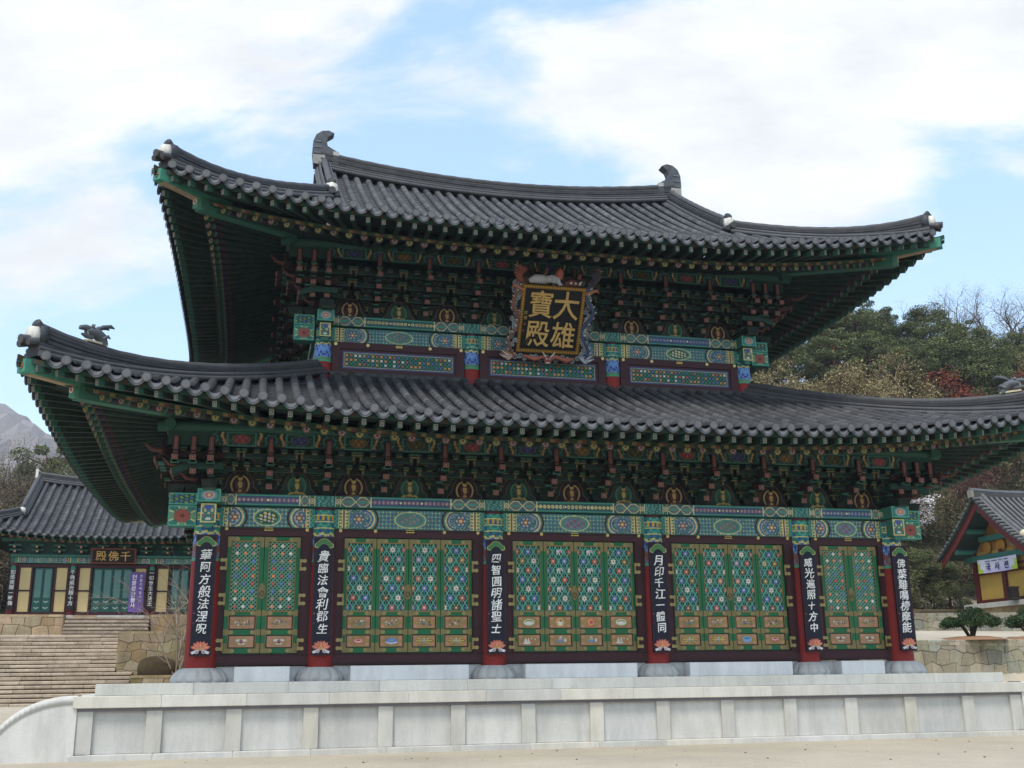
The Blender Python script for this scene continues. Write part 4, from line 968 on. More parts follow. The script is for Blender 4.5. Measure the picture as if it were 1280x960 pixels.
def motif_panel(kind, w, h, pink):
    mb = MB(); mb.box((0, .01, h / 2), (w, .02, h), (52, 26, 34)); bw, bh = w - .05, h - .05
    mb.box((0, -.002, h / 2), (bw, .006, bh), (156, 124, 56) if not pink else (164, 124, 74))
    for sx in (-1, 1):
        for sz in (-1, 1): mb.ell(sx * (bw / 2 - .06), h / 2 + sz * (bh / 2 - .05), .05, .045, -.006, .003, (186, 116, 84), 8)
    y = -.008; c = h / 2
    def E(dx, dz, rx, rz, col, k=0): mb.ell(dx, c + dz, rx, rz, y - .003 * k, .004, col, 14)
    if kind == 'red_lotus': E(0, 0, .13, .075, (190, 60, 56)); E(0, .01, .1, .045, (220, 190, 170), 1); E(0, .02, .07, .025, (176, 50, 60), 2)
    elif kind == 'blue_lotus':
        E(0, 0, .15, .08, (84, 118, 190))
        for q in range(7): E((q - 3) * .042, -.06 + .008 * abs(q - 3), .02, .02, (206, 208, 220), 1)
        E(0, .02, .09, .035, (110, 150, 170), 2)
    elif kind == 'blue_oval': E(0, 0, .13, .09, (110, 150, 206)); E(0, .03, .09, .03, (60, 130, 140), 1)
    elif kind == 'vajra':
        for s in (-1, 1):
            for (a, b) in (((.03, .0), (.2, .0)), ((.06, .01), (.17, .06)), ((.06, -.01), (.17, -.06))): mb.tube([(s * a[0], y - .004, c + a[1]), (s * (a[0] + b[0]) / 2, y - .004, c + b[1] * 1.1), (s * b[0], y - .004, c + b[1])], .012, 5, (214, 180, 66))
        E(0, 0, .035, .03, (150, 180, 190), 1); E(0, .05, .02, .02, (180, 190, 190), 1); E(0, -.05, .02, .02, (90, 140, 180), 1)
    elif kind == 'bowl': E(0, 0, .15, .085, (214, 208, 186)); E(0, .012, .11, .05, (130, 150, 70), 1); E(0, -.01, .1, .035, (226, 222, 206), 2)
    elif kind == 'sun_disc': E(0, 0, .12, .12, (206, 150, 60)); E(0, -.02, .06, .07, (220, 214, 200), 1); E(.01, .04, .03, .03, (90, 110, 90), 2)
    elif kind == 'red_disc': E(0, 0, .12, .12, (186, 76, 44)); E(0, 0, .09, .09, (206, 130, 60), 1); E(.01, 0, .05, .05, (176, 56, 44), 2)
    elif kind == 'figures':
        for dx, col in ((-.1, (210, 204, 190)), (.06, (190, 92, 44)), (-.02, (200, 190, 170))): E(dx, -.02, .035, .06, col, 1); E(dx, .05, .02, .022, (206, 180, 150), 2)
        E(-.06, -.07, .12, .025, (214, 210, 204)); E(.16, .02, .018, .02, (200, 206, 206), 1)
    elif kind == 'dragon_boat': E(0, -.03, .12, .04, (120, 130, 150)); E(.0, .03, .06, .035, (170, 160, 160), 1); E(.13, .0, .03, .05, (206, 202, 196), 1); E(0, .08, .04, .02, (190, 190, 190), 2)
    elif kind == 'mask': E(-.07, .03, .07, .03, (200, 196, 190)); E(.07, .03, .07, .03, (200, 196, 190)); E(0, 0, .05, .045, (176, 66, 50), 1); E(0, -.05, .09, .03, (190, 180, 150), 1); E(0, .03, .02, .02, (70, 90, 130), 2)
    else:                                                     # sprigs of painted blossom
        r = random.Random(hash(kind) % 1000 if isinstance(kind, int) else len(kind))
        for q in range(16): E(r.uniform(-.17, .17), r.uniform(-.07, .07), r.uniform(.014, .034), r.uniform(.012, .028), r.choice([(206, 200, 190), (90, 130, 90), (150, 84, 70), (120, 150, 150), (190, 150, 140), (84, 96, 120)]), q % 3)
    return mb
def door_leaf(parent_x, w, rows, k_top, k_bot, mirror=False, diag=False, ring_side=0):
    h = 2.885; mb = MB(); lw = w - .21 if not diag else w - .26; lz0, lz1 = 1.04, 2.75
    st = (w - lw) / 2
    for s in (-1, 1): mb.box((s * (w - st) / 2, 0, h / 2), (st - .004, .07, h), DOORG)
    for z0, z1 in ((0, .13), (.45, .58), (.92, 1.04), (2.75, h)): mb.box((0, 0, (z0 + z1) / 2), (lw - .002, .066, z1 - z0), DOORG)
    for z in (lz0 - .012, lz1 + .012): mb.box((0, -.037, z), (lw - .06, .012, .024), (150, 110, 50))
    lf = mb.build('door_leaf', M_WOOD, HALL); lf.location = P0(parent_x, -.07, .335)
    o = leaf_lattice(rows, lw, lz1 - lz0, mirror, diag).build('flower_lattice', M_PAINT, lf); o.location = (0, -.012, lz0)
    o = motif_panel(k_top, lw, .34, diag).build('lower_panel', M_PAINT, lf); o.location = (0, -.02, .58)
    o = motif_panel(k_bot, lw, .32, diag).build('lower_panel', M_PAINT, lf); o.location = (0, -.02, .13)
    y = -.041
    for s in (-1, 1):
        mb = MB(); mb.box((s * (lw / 2 + .011), -.038, h / 2), (.018, .014, h - .02), (120, 104, 62))
        for z, L in ((h - .07, .24), (.07, .24), (.515, .2), (.98, .22)):
            mb.box((s * (w / 2 - L / 2 - .004), y, z), (L, .012, .11), BRS); mb.box((s * (w / 2 - .05), y - .001, z + (-.1 if z > 2 else .08 if z < .2 else 0)), (.09, .012, .15 if z > .2 and z < 2 else .2), BRS)
            mb.ell(s * (w / 2 - L - .004), z, .05, .05, y - .007, .012, (136, 122, 76), 8)
        mb.build('brass_edging', M_BRASS, lf)
    if ring_side:
        mb = MB(); mb.ell(ring_side * (w / 2 - .01), 1.52, .09, .2, y - .012, .012, (112, 100, 66), 12); t = [(ring_side * (w / 2 - .01) + .05 * math.cos(a), y - .03, 1.46 + .06 * math.sin(a)) for a in np.linspace(0, 2 * PI, 11)]; mb.tube(t, .009, 5, (90, 80, 52)); mb.build('door_pull', M_BRASS, lf)
    return lf
def door_frame(x0, x1, xl0, xl1, studs):
    """dark frame with head rail, jambs and deep sill; inner opening xl0..xl1"""
    mb = MB(); yc = -.04; d = .26; xm = (x0 + x1) / 2
    mb.box((xm, yc, 3.335), (x1 - x0, d, .21), FRAME); mb.box((xm, yc - d / 2 - .01, 3.405), (x1 - x0, .02, .03), (44, 20, 24))
    mb.box((xm, yc, .185), (x1 - x0, d, .27), FRAME); mb.box((xm, yc - d / 2 - .008, .3), (x1 - x0, .02, .03), (48, 22, 26)); mb.box((xm, yc - d / 2 - .008, .09), (x1 - x0, .02, .05), (48, 22, 26))
    for a, b in ((x0, xl0), (xl1, x1)): mb.box(((a + b) / 2, yc, 1.775), (b - a - .003, d - .004, 2.91), FRAME); 
    for xx in (xl0 - .03, xl1 + .03): mb.box((xx, yc - d / 2 - .006, 1.775), (.035, .02, 2.9), (44, 20, 24))
    fr = mb.build('door_frame', M_WOOD, HALL); fr.location = P0(0, 0, 0)
    y = yc - d / 2
    for i, x in enumerate(studs):
        mb = MB()
        if i == len(studs) // 2 and len(studs) % 2:
            for dx in (-.07, 0, .07): mb.ell(dx, 0, .05, .042, -.012, .02, (196, 170, 90), 10); mb.ell(dx, 0, .02, .018, -.018, .02, (120, 90, 40), 8)
        else: mb.lathe([(.05, 0), (.047, .012), (.03, .03), (.0, .036)], 10, (212, 190, 120))
        o = mb.build('rail_stud', M_BRASS, fr); o.location = (x, y - .002, 3.40)
        if not (i == len(studs) // 2 and len(studs) % 2): o.rotation_euler = (PI / 2, 0, 0)
    for xx, s in ((xl0, -1), (xl1, 1)):
        for z in (2.51, 1.65, .55):
            mb = MB(); mb.box((0, 0, 0), (.05, .02, .3), (120, 106, 64))
            for dz in (-.1, .1): mb.box((s * .05, -.006, dz), (.12, .024, .075), (142, 128, 80)); mb.ell(s * .11, dz, .045, .05, -.02, .024, (148, 134, 86), 8)
            mb.build('hinge', M_BRASS, fr, (xx, y - .012, z))
L1 = ['rbg', 'gc', 'wrb', 'bg', 'gwr', 'rb', 'bnw']; L2 = ['swp', 'rl', 'lnw', 'ws', 'sbs', 'nw', 'bpl']
C1 = ['rbg', 'gw', 'wrb', 'bg', 'gwr', 'rb', 'bgw']; C2 = ['ger', 'rb', 'bew', 'wr', 'reg', 'gw', 'wrb']
DG = ['rwo', 'wok', 'okb', 'kbr', 'bro', 'kbr', 'okb', 'wok', 'rwo']
for i in range(5):
    a, b = XC[i], XC[i + 1]
    if i in (0, 4):
        xa, xb = (-9.08, -7.26) if i == 0 else (7.26, 9.08); w = (xb - xa) / 2
        door_frame(a + .3, b - .28, xa, xb, [a + .45, (a + b) / 2 + .05, b - .42])
        for j in range(2): door_leaf(xa + w * (j + .5), w - .008, DG, ['bird', 'birds'][j], 'mask', j == 1, True, 1 if j == 0 else 0)
    else:
        xa, xb = a + .53, b - .57; w = (xb - xa) / 4
        door_frame(a + .27, b - .27, xa, xb, [a + .42, a + 1.32, (a + b) / 2, b - 1.32, b - .42])
        rows = [C1, C2, C2, C1] if i == 2 else [L1, L2, L2, L1]
        kt = ['bowl', 'sun_disc', 'red_disc', 'bowl'] if i == 2 else ['sprigA', 'sprigBB', 'sprigCCC', 'sprigDDDD']
        kb = {1: ['red_lotus', 'blue_lotus', 'vajra', 'vajra'], 2: ['figures', 'dragon_boat', 'dragon_boat', 'figures'], 3: ['vajra', 'vajra', 'blue_oval', 'red_lotus']}[i]
        for j in range(4): door_leaf(xa + w * (j + .5), w - .008, rows[j], kt[j], kb[j], j >= 2, False, 1 if j == 1 else 0)
    # white stone sill blocks under each bay
    mb = MB(); s0, s1 = a + (.74 if i else .82), b - (.74 if i < 4 else .82); mb.box(((a + b) / 2, .1, -.155), (b - a - .5, .3, .37), (206, 206, 204))
    mb.build('sill_wall', M_GRANITE, HALL, P0(0, 0, 0)); mb = MB(); bevel_box(mb, ((s0 + s1) / 2, -.2, -.16), (s1 - s0, .62, .36), (224, 224, 222)); mb.build('sill_block', M_GRANITE, HALL, P0(0, 0, 0))
# upper lattice windows
def window(x0, x1):
    mb = MB(); y = UY - .1; z0, z1 = 8.30, 9.36; xm = (x0 + x1) / 2
    mb.box((xm, y + .02, (z0 + z1) / 2), (x1 - x0, .14, z1 - z0), FRAME)
    for zz in (z0 + .1, z1 - .1): mb.box((xm, y - .07, zz), (x1 - x0, .05, .2), FRAME)
    for xx in (x0 + .12, x1 - .12): mb.box((xx, y - .07, (z0 + z1) / 2), (.24, .048, z1 - z0 - .4), FRAME)
    w = mb.build('window_frame', M_WOOD, HALL, P0(0, 0, 0))
    mb = MB(); a, b, c, d = x0 + .25, x1 - .25, z0 + .2, z1 - .2; y -= .055
    for q, col in ((0, (24, 84, 76)), (.07, (52, 76, 140)), (.11, (190, 176, 110)), (.125, (18, 60, 52))): mb.box(((a + b) / 2, y + .012 - q * .06, (c + d) / 2), (b - a - 2 * q, .01, d - c - 2 * q), col)
    x_, z_ = a + .13, c + .13
    for sgn in (1, -1): bars(mb, a + .13, b - .13, c + .13, d - .13, sgn * PI / 4, .0905, 0, .034, y - .008 - .004 * (sgn > 0), .01, (32, 118, 96))
    n = int((b - a - .26) / .128); r = random.Random(3)
    for j in range(3):
        for i2 in range(n):
            col = r.choice([(206, 204, 196), (204, 128, 48), (176, 66, 48), (70, 96, 160), (40, 120, 90), (204, 128, 48)]); mb.ell(a + .19 + i2 * .128, c + .2 + j * (d - c - .4) / 2, .042, .042, y - .02, .01, col, 8)
    mb.build('flower_lattice', M_PAINT, w, (0, 0, 0))
    for i, x in enumerate((x0 + .1, x0 + 1.05, xm, x1 - 1.05, x1 - .1)):
        mb = MB()
        if i == 2:
            for dx in (-.06, 0, .06): mb.ell(dx, 0, .045, .04, -.012, .02, (196, 170, 90), 10)
        else: mb.ell(0, 0, .05, .05, -.02, .02, (212, 192, 126), 10)
        mb.build('rail_stud', M_BRASS, w, (x, UY - .1 - .098, z1 - .07))
for i in range(3): window(UX[i] + .24, UX[i + 1] - .24)

# ------------------------------------------------------------------ lettering
def glyph_mesh(chars, size, bold=.012, extrude=.008, shear=0.0):
    c = bpy.data.curves.new('lettering', 'FONT'); c.body = chars; c.size = size; c.extrude = extrude; c.offset = bold; c.shear = shear; c.align_x = 'CENTER'; c.resolution_u = 3
    o = bpy.data.objects.new('lettering', c); COL.objects.link(o); bpy.context.view_layer.update()
    me = bpy.data.meshes.new_from_object(o.evaluated_get(bpy.context.evaluated_depsgraph_get()))
    v = np.zeros(len(me.vertices) * 3); me.vertices.foreach_get('co', v); v = v.reshape(-1, 3); f = [tuple(p.vertices) for p in me.polygons]
    bpy.data.objects.remove(o); bpy.data.curves.remove(c); bpy.data.meshes.remove(me)
    lo, hi = v.min(0), v.max(0); v[:, 0] -= (lo[0] + hi[0]) / 2; v[:, 1] -= (lo[1] + hi[1]) / 2
    return np.stack([v[:, 0], -v[:, 2], v[:, 1]], 1), f, hi - lo       # stands in the x-z plane, facing -y
def write(mb, ch, x, z, y, size, col, bold=.012, sq=None, tilt=0.0, shear=0.0):
    v, f, d = glyph_mesh(ch, size, bold, .008, shear)
    ph = random.Random(ch + str(x)).uniform(0, 6); q = v / size                     # uneven, hand drawn strokes
    v = v + size * (.022 if size < .45 else .008) * np.stack([np.sin(q[:, 2] * 8 + ph) + .6 * np.sin(q[:, 2] * 19 + q[:, 0] * 9 + ph), 0 * q[:, 0], np.sin(q[:, 0] * 7 + ph * 2) + .6 * np.sin(q[:, 0] * 17 + q[:, 2] * 11 + ph)], 1)
    if sq: v = v * np.array((sq[0], 1, sq[1]))
    if tilt: c, s = math.cos(tilt), math.sin(tilt); v = np.stack([v[:, 0] * c - v[:, 2] * s, v[:, 1], v[:, 0] * s + v[:, 2] * c], 1)
    mb.add(v + np.array((x, y, z)), f, col)
def couplet(x, y, text, label):
    t = thing('couplet_board', (x, y, 0.27), label, 'couplet board', 'couplet boards on the hall columns'); h = 2.93; w = .50
    mb = MB(); mb.box((0, 0, h / 2), (w, .07, h), (52, 24, 32)); mb.box((0, -.038, h / 2), (w - .07, .01, h - .07), (17, 19, 36)); mb.build('panel', M_WOOD, t)
    mb = MB(); n = len(text); r = random.Random(text); top, bot = 2.58, .50; p = (top - bot) / n
    for i, ch in enumerate(text):
        k = 1.06 if ch not in '一十' else .9
        write(mb, ch, r.uniform(-.015, .015), top - p * (i + .5) - .0, -.05, .268 * k * r.uniform(.9, 1.08), (240, 238, 232), .0026, tilt=r.uniform(-.02, .10), shear=r.uniform(.05, .25))
    mb.build('lettering', M_PAINT, t)
    mb = MB(); pts = [(-.24, 0), (-.15, -.03), (-.07, .06), (0, .09), (.07, .06), (.15, -.03), (.24, 0), (.235, .075), (.16, .13), (.09, .2), (0, .225), (-.09, .2), (-.16, .13), (-.235, .075)]
    mb.poly([(a * 1.0, 2.66 + b) for a, b in pts], -.052, .016, (190, 174, 100)); mb.poly([(a * .9, 2.672 + b * .9) for a, b in pts], -.058, .012, (58, 122, 62)); mb.build('leaf_crest', M_PAINT, t)
    mb = MB()
    for n_, a in enumerate((-1, 1, -.66, .66, -.33, .33, 0)):
        th = a * 1.32; L = .24 - .05 * (1 - abs(a)); pp = [(0, 0), (.05, L * .4), (.045, L * .72), (0, L), (-.045, L * .72), (-.05, L * .4)]
        mb.poly([(u * math.cos(th) + v * math.sin(th), .17 + v * math.cos(th) - u * math.sin(th)) for u, v in pp], -.052 - .003 * n_, .012, (204, 90, 46) if n_ % 2 else (192, 76, 38)); mb.poly([(u * .35 * math.cos(th) + v * .8 * math.sin(th), .17 + v * .8 * math.cos(th) - u * .35 * math.sin(th)) for u, v in pp], -.0545 - .003 * n_, .002, (224, 140, 84))
    for a in (-1, -.5, .5, 1): mb.poly([(a * .04, .17), (a * .22, .1), (a * .19, .05), (a * .08, .08)], -.075, .01, (214, 206, 204) if abs(a) > .7 else (206, 170, 178))
    mb.ell(0, .17, .05, .035, -.082, .008, (190, 150, 60), 8); mb.build('lotus_ornament', M_PAINT, t)
    mb = MB(); mb.ell(-.2, 1.02, .022, .024, -.048, .006, (150, 30, 44), 8); mb.ell(-.2, .78, .02, .022, -.048, .006, (110, 24, 40), 8); mb.build('seal', M_PAINT, t)
for x, tx, lb in ((XC[0], '華阿方般法涅呪', 'leftmost black couplet board, seven white characters, on the large left corner column'),
                  (XC[1], '貴臨法會利郡生', 'black couplet board, second from left, between the two-leaf door and the first four-leaf door'),
                  (XC[2], '四智圓明諸聖士', 'third black couplet board from left, on the column left of the central doors'),
                  (XC[3], '月印千江一體同', 'fourth black couplet board from left, white characters with a single horizontal stroke in the middle'),
                  (XC[4], '威光遍照十方中', 'second black couplet board from right, white characters with a plain cross below the middle'),
                  (XC[5], '佛葉難鳴榜摩能', 'rightmost black couplet board, on the right corner column before the dark trees')):
    couplet(x + (.0 if abs(x) < 9 else (.0)), -.44 if abs(x) < 9 else -.48, tx, lb)

# ------------------------------------------------------------------ the great signboard
def signboard():
    t = thing('signboard', (.0, 2.25, 9.25), 'black signboard with four large gold characters in a carved dragon frame under the upper eaves', 'signboard')
    t.rotation_euler = (math.atan2(1.05, 1.8), 0, 0)          # top leans out towards the court
    W, H = 1.98, 2.08
    mb = MB(); mb.box((0, .05, H / 2), (W, .1, H), (60, 46, 20)); mb.box((0, -.008, H / 2), (W - .22, .02, H - .22), (16, 15, 14)); mb.build('panel', M_WOOD, t)
    mb = MB()
    for s in (-1, 1):
        mb.box((s * (W / 2 - .055), -.02, H / 2), (.11, .06, H), (120, 86, 30)); mb.box((0, -.02, H / 2 + s * (H / 2 - .055)), (W - .224, .06, .11), (120, 86, 30))
        for k in range(26): mb.box((s * (W / 2 - .055), -.052, .05 + k * .079), (.05, .01, .04), (176, 140, 52)); 
        for k in range(24): mb.box((-W / 2 + .1 + k * .078, -.052, H / 2 + s * (H / 2 - .055)), (.04, .01, .05), (176, 140, 52))
    mb.build('gold_border', M_BRASS, t)
    mb = MB(); G = (206, 160, 52)
    for ch, x, z, sz in (('大', .43, 1.50, .86), ('雄', .42, .58, .80), ('寶', -.36, 1.50, .80), ('殿', -.38, .58, .80)):
        write(mb, ch, x, z, -.03, sz, G, .006, sq=(.98, 1.08))
    for z in (1.22, 1.06): write(mb, '古' if z > 1.2 else '首', -.80, z, -.026, .12, (170, 140, 60), .001)
    mb.box((-.80, -.022, .86), (.06, .012, .06), (140, 24, 34)); mb.box((-.82, -.022, .66), (.06, .012, .06), (120, 22, 32)); mb.build('lettering', M_PAINT, t)
    # carved openwork surround: clouds, two dragons, lion mask and claws
    mb = MB(); r = random.Random(5)
    def spiral(cx, cz, R0, col, y=0, turns=1.6, k=16, th=.022, sg=1, a0=0):
        a = np.linspace(0, turns * 2 * PI, k); rr = R0 * (1 - a / (turns * 2 * PI) * .8)
        mb.tube(np.stack([cx + sg * rr * np.cos(a + a0), np.full(k, y) - .02 * a / 6, cz + rr * np.sin(a + a0)], 1), th, 5, col)
    CL = (150, 152, 152)
    mb.M = None
    for s in (-1, 1):
        mb.box((s * (W / 2 + .1), .06, H / 2), (.2, .05, H + .3), (40, 44, 46))
        for k in range(22):
            z = -.1 + k * .11; spiral(s * (W / 2 + .12 + r.uniform(-.08, .12)), z, r.uniform(.07, .11), CL if r.random() < .7 else (110, 120, 130), -.02, sg=s, a0=r.uniform(0, 6))
        # dragon body weaving through the clouds
        z = np.linspace(-.1, 2.25, 40); x = s * (W / 2 + .14 + .13 * np.sin(z * 5.2 + (0 if s < 0 else 1)))
        c1, c2 = ((126, 70, 38), (196, 140, 60)) if s < 0 else ((58, 74, 108), (150, 160, 170))
        rad = .06 * (1 - .4 * np.abs(z - 1.2) / 1.4); mb.tube(np.stack([x, np.full(40, -.08) - .06 * np.sin(z * 5.2 + 1), z], 1), rad, 8, c1)
        for k in range(0, 40, 3): mb.tube([(x[k] + s * .05, -.14, z[k]), (x[k] + s * .1, -.16, z[k] + .04)], [.022, .012], 5, (206, 204, 198))
        # head and neck at the top
        mb.tube([(s * (W / 2 + .1), -.1, 2.2), (s * (W / 2 + .22), -.2, 2.42), (s * (W / 2 + .1), -.3, 2.58), (s * (W / 2 + .22), -.42, 2.62)], [.1, .13, .12, .06], 8, (140, 60, 34) if s < 0 else (70, 66, 84))
        for k in range(7): mb.tube([(s * (W / 2 + .08), -.28, 2.5 + .02 * k), (s * (W / 2 + .3 + .04 * (k % 3)), -.24, 2.36 + .06 * k)], [.02, .006], 4, (190, 186, 176) if k % 2 else (170, 110, 60))
        mb.tube([(s * (W / 2 - .02), -.1, 1.9), (s * (W / 2 + .3), -.16, 2.05), (s * (W / 2 + .36), -.18, 1.96)], [.05, .05, .02], 6, (176, 100, 48))
        # white claws at the lower corners
        for k in range(7):
            a = -.75 + k * .17; b = np.array((s * (W / 2 + .02), -.05, -.06)); L = .5 - .03 * abs(k - 3); mb.tube([b, b + np.array((s * math.cos(a) * L * .6, -.06, math.sin(a) * L * .5 - .05)), b + np.array((s * math.cos(a) * L, -.05, math.sin(a) * L * .75 + .06))], [.045, .034, .008], 6, (208, 206, 198) if k % 2 else ((186, 110, 50) if s < 0 else (110, 126, 150)))
    mb.box((0, .06, -.12), (W + .2, .05, .26), (40, 44, 46)); mb.box((0, .06, H + .15), (W + .2, .05, .3), (44, 40, 36))
    for k in range(13): spiral(-1.0 + k * .165, -.16 + .05 * math.sin(k * 2.2), r.uniform(.07, .11), CL, -.02, sg=1 if k % 2 else -1, a0=r.uniform(0, 6), th=.018)
    for k in range(9): spiral(-.9 + k * .22, H + .1 + .04 * math.sin(k), r.uniform(.08, .12), (90, 92, 92) if k % 3 else (110, 84, 60), -.02, a0=r.uniform(0, 6))
    mb.tube([(-.75, -.06, -.1), (-.4, -.1, -.2), (-.15, -.12, -.1), (0, -.12, -.2), (.25, -.12, -.08), (.6, -.1, -.2), (.85, -.06, -.12)], [.03, .08, .05, .11, .06, .09, .03], 8, (164, 76, 40))
    mb.ell(0, -.17, .12, .12, -.24, .06, (150, 52, 38), 14); 
    for s in (-1, 1): mb.ell(s * .05, -.13, .028, .028, -.26, .03, (214, 210, 200), 8); mb.ell(s * .05, -.13, .012, .012, -.27, .02, BLK, 6); mb.tube([(s * .06, -.2, -.1), (s * .14, -.22, .0), (s * .2, -.2, .08)], [.03, .025, .008], 5, (206, 200, 180))
    mb.poly([(-.07, -.235), (.07, -.235), (.05, -.27), (-.05, -.27)], -.25, .03, (210, 206, 196))
    # pale elephant, red flame jewel and small figures along the top
    E_ = (176, 176, 180); mb.tube([(-.82, -.1, H + .12), (-.66, -.16, H + .2), (-.42, -.16, H + .2), (-.3, -.12, H + .14)], [.07, .14, .14, .08], 10, E_)
    mb.tube([(-.34, -.16, H + .2), (-.16, -.2, H + .24), (.02, -.22, H + .2), (.1, -.24, H + .08), (.16, -.26, H + .1)], [.1, .13, .1, .045, .02], 10, E_); mb.ell(-.12, H + .24, .09, .11, -.34, .03, (150, 150, 156), 12)
    mb.tube([(.05, -.1, H + .28), (.08, -.14, H + .42), (.08, -.12, H + .56)], [.15, .13, .02], 8, (176, 78, 34)); mb.tube([(-.38, -.1, H + .3), (-.33, -.12, H + .46), (-.33, -.12, H + .54)], [.08, .06, .04], 8, (100, 50, 36))
    mb.tube([(.28, -.1, H + .1), (.5, -.16, H + .16), (.7, -.1, H + .1)], [.06, .12, .06], 8, (110, 50, 44)); mb.ell(.42, H + .16, .03, .03, -.3, .02, WHT, 8); mb.ell(.56, H + .16, .03, .03, -.3, .02, WHT, 8); mb.tube([(.72, -.12, H + .1), (.78, -.14, H + .2)], [.05, .02], 6, WHT); mb.tube([(.7, -.1, H + .28), (.72, -.12, H + .42)], [.07, .05], 7, (120, 56, 44))
    mb.build('carved_surround', M_PAINT, t)
    mb = MB()
    for s in (-1, 1): mb.tube([(s * .6, .1, H + .1), (s * .6, .5, H + .5)], .02, 5, (40, 38, 36))
    mb.build('hanging_iron', M_BRASS, t)
signboard()

# ------------------------------------------------------------------ stone walls, stairs and terraces behind
def stone_face(mb, u0, u1, h, to3, course=.48, seed=1, col=(150, 132, 104), z0=0.0, hfun=None):
    """polygonal rubble masonry on a face: jittered brick lattice, each stone inset and domed"""
    r = random.Random(seed); nr = max(1, round(h / course)); ch = h / nr; w = course * 1.35; nc = max(1, round((u1 - u0) / w)); w = (u1 - u0) / nc
    def J(i, j):                                              # vertex at half columns i, rows j
        q = random.Random((i * 7919 + j * 104729 + seed * 31) & 0xffffff); amp = 0 if j in (0, nr) else 1
        return (u0 + i * w / 2 + q.uniform(-.17, .17) * w * (0 if i in (0, 2 * nc) else 1), j * ch + q.uniform(-.26, .26) * ch * amp)
    for j in range(nr):
        o = j % 2
        for k in range(-1, nc + 1):
            a = 2 * k + o; i0, i1, i2 = max(0, a), min(2 * nc, a + 1), min(2 * nc, a + 2)
            if i2 <= i0 or i1 < 0: continue
            P = [J(i0, j), J(i1, j), J(i2, j), J(i2, j + 1), J(i1, j + 1), J(i0, j + 1)]; P = [p for n_, p in enumerate(P) if p != P[n_ - 1]]
            P = np.array(P); c = P.mean(0)
            if hfun is not None and c[1] > hfun(c[0]): continue
            q = r.uniform(-16, 16); cc = (col[0] + q + r.uniform(-6, 6), col[1] + q, col[2] + q + r.uniform(-8, 4)); d = r.uniform(.01, .04)
            rings_ = [(c + (P - c) * .985, -.02), (c + (P - c) * .955, d * .7), (c + (P - c) * .84, d)]; n = len(P); V = []
            for pts, dep in rings_: V += [to3(p[0], dep, z0 + p[1]) for p in pts]
            F = [tuple(range(2 * n, 3 * n))] + [(k2 * n + i, k2 * n + (i + 1) % n, (k2 + 1) * n + (i + 1) % n, (k2 + 1) * n + i) for k2 in range(2) for i in range(n)]
            mb.add(V, F, cc)
def stone_wall(name, p0, p1, h0, zb, th, label, cat='stone wall', col=(150, 132, 104), course=.48, seed=1, group=None, cap=None, h1=None):
    p0, p1 = np.array(p0, float), np.array(p1, float); d = p1 - p0; L = np.linalg.norm(d); d /= L; nrm = np.array((d[1], -d[0])); h1 = h0 if h1 is None else h1; H = max(h0, h1)
    t = thing(name, (p0[0], p0[1], zb), label, cat, group); ang = math.atan2(d[1], d[0]); t.rotation_euler = (0, 0, ang)
    mb = MB(); mb.add([(0, 0, 0), (L, 0, 0), (L, th, 0), (0, th, 0), (0, 0, h0 - .06), (L, 0, h1 - .06), (L, th, h1 - .06), (0, th, h0 - .06)], [(0, 3, 2, 1), (4, 5, 6, 7), (0, 1, 5, 4), (1, 2, 6, 5), (2, 3, 7, 6), (3, 0, 4, 7)], (74, 64, 50))
    hf = None if h0 == h1 else (lambda u: h0 + (h1 - h0) * u / L)
    stone_face(mb, 0, L, H, lambda u, dep, z: (u, -.02 - dep, z), course, seed, col, hfun=hf)
    stone_face(mb, 0, th, h0, lambda u, dep, z: (-.02 - dep, th - u, z), course, seed + 5, col); stone_face(mb, 0, th, h1, lambda u, dep, z: (L + .02 + dep, u, z), course, seed + 9, col)
    r = random.Random(seed); x = 0
    while x < L - .05:                                        # top course of flat stones
        w = min(r.uniform(.5, .95), L - x); q = r.uniform(-12, 14); hx = h0 + (h1 - h0) * (x + w / 2) / L
        mb.box((x + w / 2, th / 2 - .02, hx - .05), (w - .02, th + .08, .12), (col[0] + q + 8, col[1] + q + 6, col[2] + q + 2), rz=r.uniform(-.02, .02)); x += w
    mb.build('masonry', M_STONE, t); return t
PS = (160, 149, 132)
# great stair up to the rear hall
st = thing('stone_stairs', (-17.6, 24, -1.3), 'broad flight of rough pinkish stone steps climbing to the rear hall', 'stairs')
nS = 18; r = random.Random(4)
mb = MB()
for k in range(nS): mb.box((.1 if k >= 8 else -1.25, (k * .42 + .06 + 8.0) / 2 + .02, k * .187 - .09), (5.9 if k >= 8 else 10.2, 8.0 - k * .42 - .06, .2), (96, 84, 68))  # core coloured dark, painting the shadow line beneath each step
mb.build('core', M_STONE, st)
for k in range(nS):
    xr = 3.9 if k < 8 else 3.1; xl = -6.4 if k < 8 else -2.9; mb = MB(); x = xl
    while x < xr - .02:
        w = min(r.uniform(1.1, 2.1), xr - x); w = xr - x if xr - x - w < .4 else w; q = r.uniform(-14, 12)
        bevel_box(mb, (x + w / 2, k * .42 + .5 + r.uniform(-.015, .015), k * .187 + .09), (w - .012, 1.0, .15 + r.uniform(-.015, .012)), (PS[0] + q + 14, PS[1] + q + 10, PS[2] + q + 8), .03); x += w
    mb.build('step', M_STONE, st)
st2 = thing('stone_stairs', (-15.7, 32.35, 2.08), 'short narrow flight of stone steps directly below the rear hall doors', 'stairs')
mb = MB()
for k in range(5): mb.box((0, k * .15 + .65, k * .2 - .03), (4.1, 1.3 - k * .3 + .2, .2), (96, 84, 68))  # dark core again gives painted shadow lines between the steps
mb.build('core', M_STONE, st2)
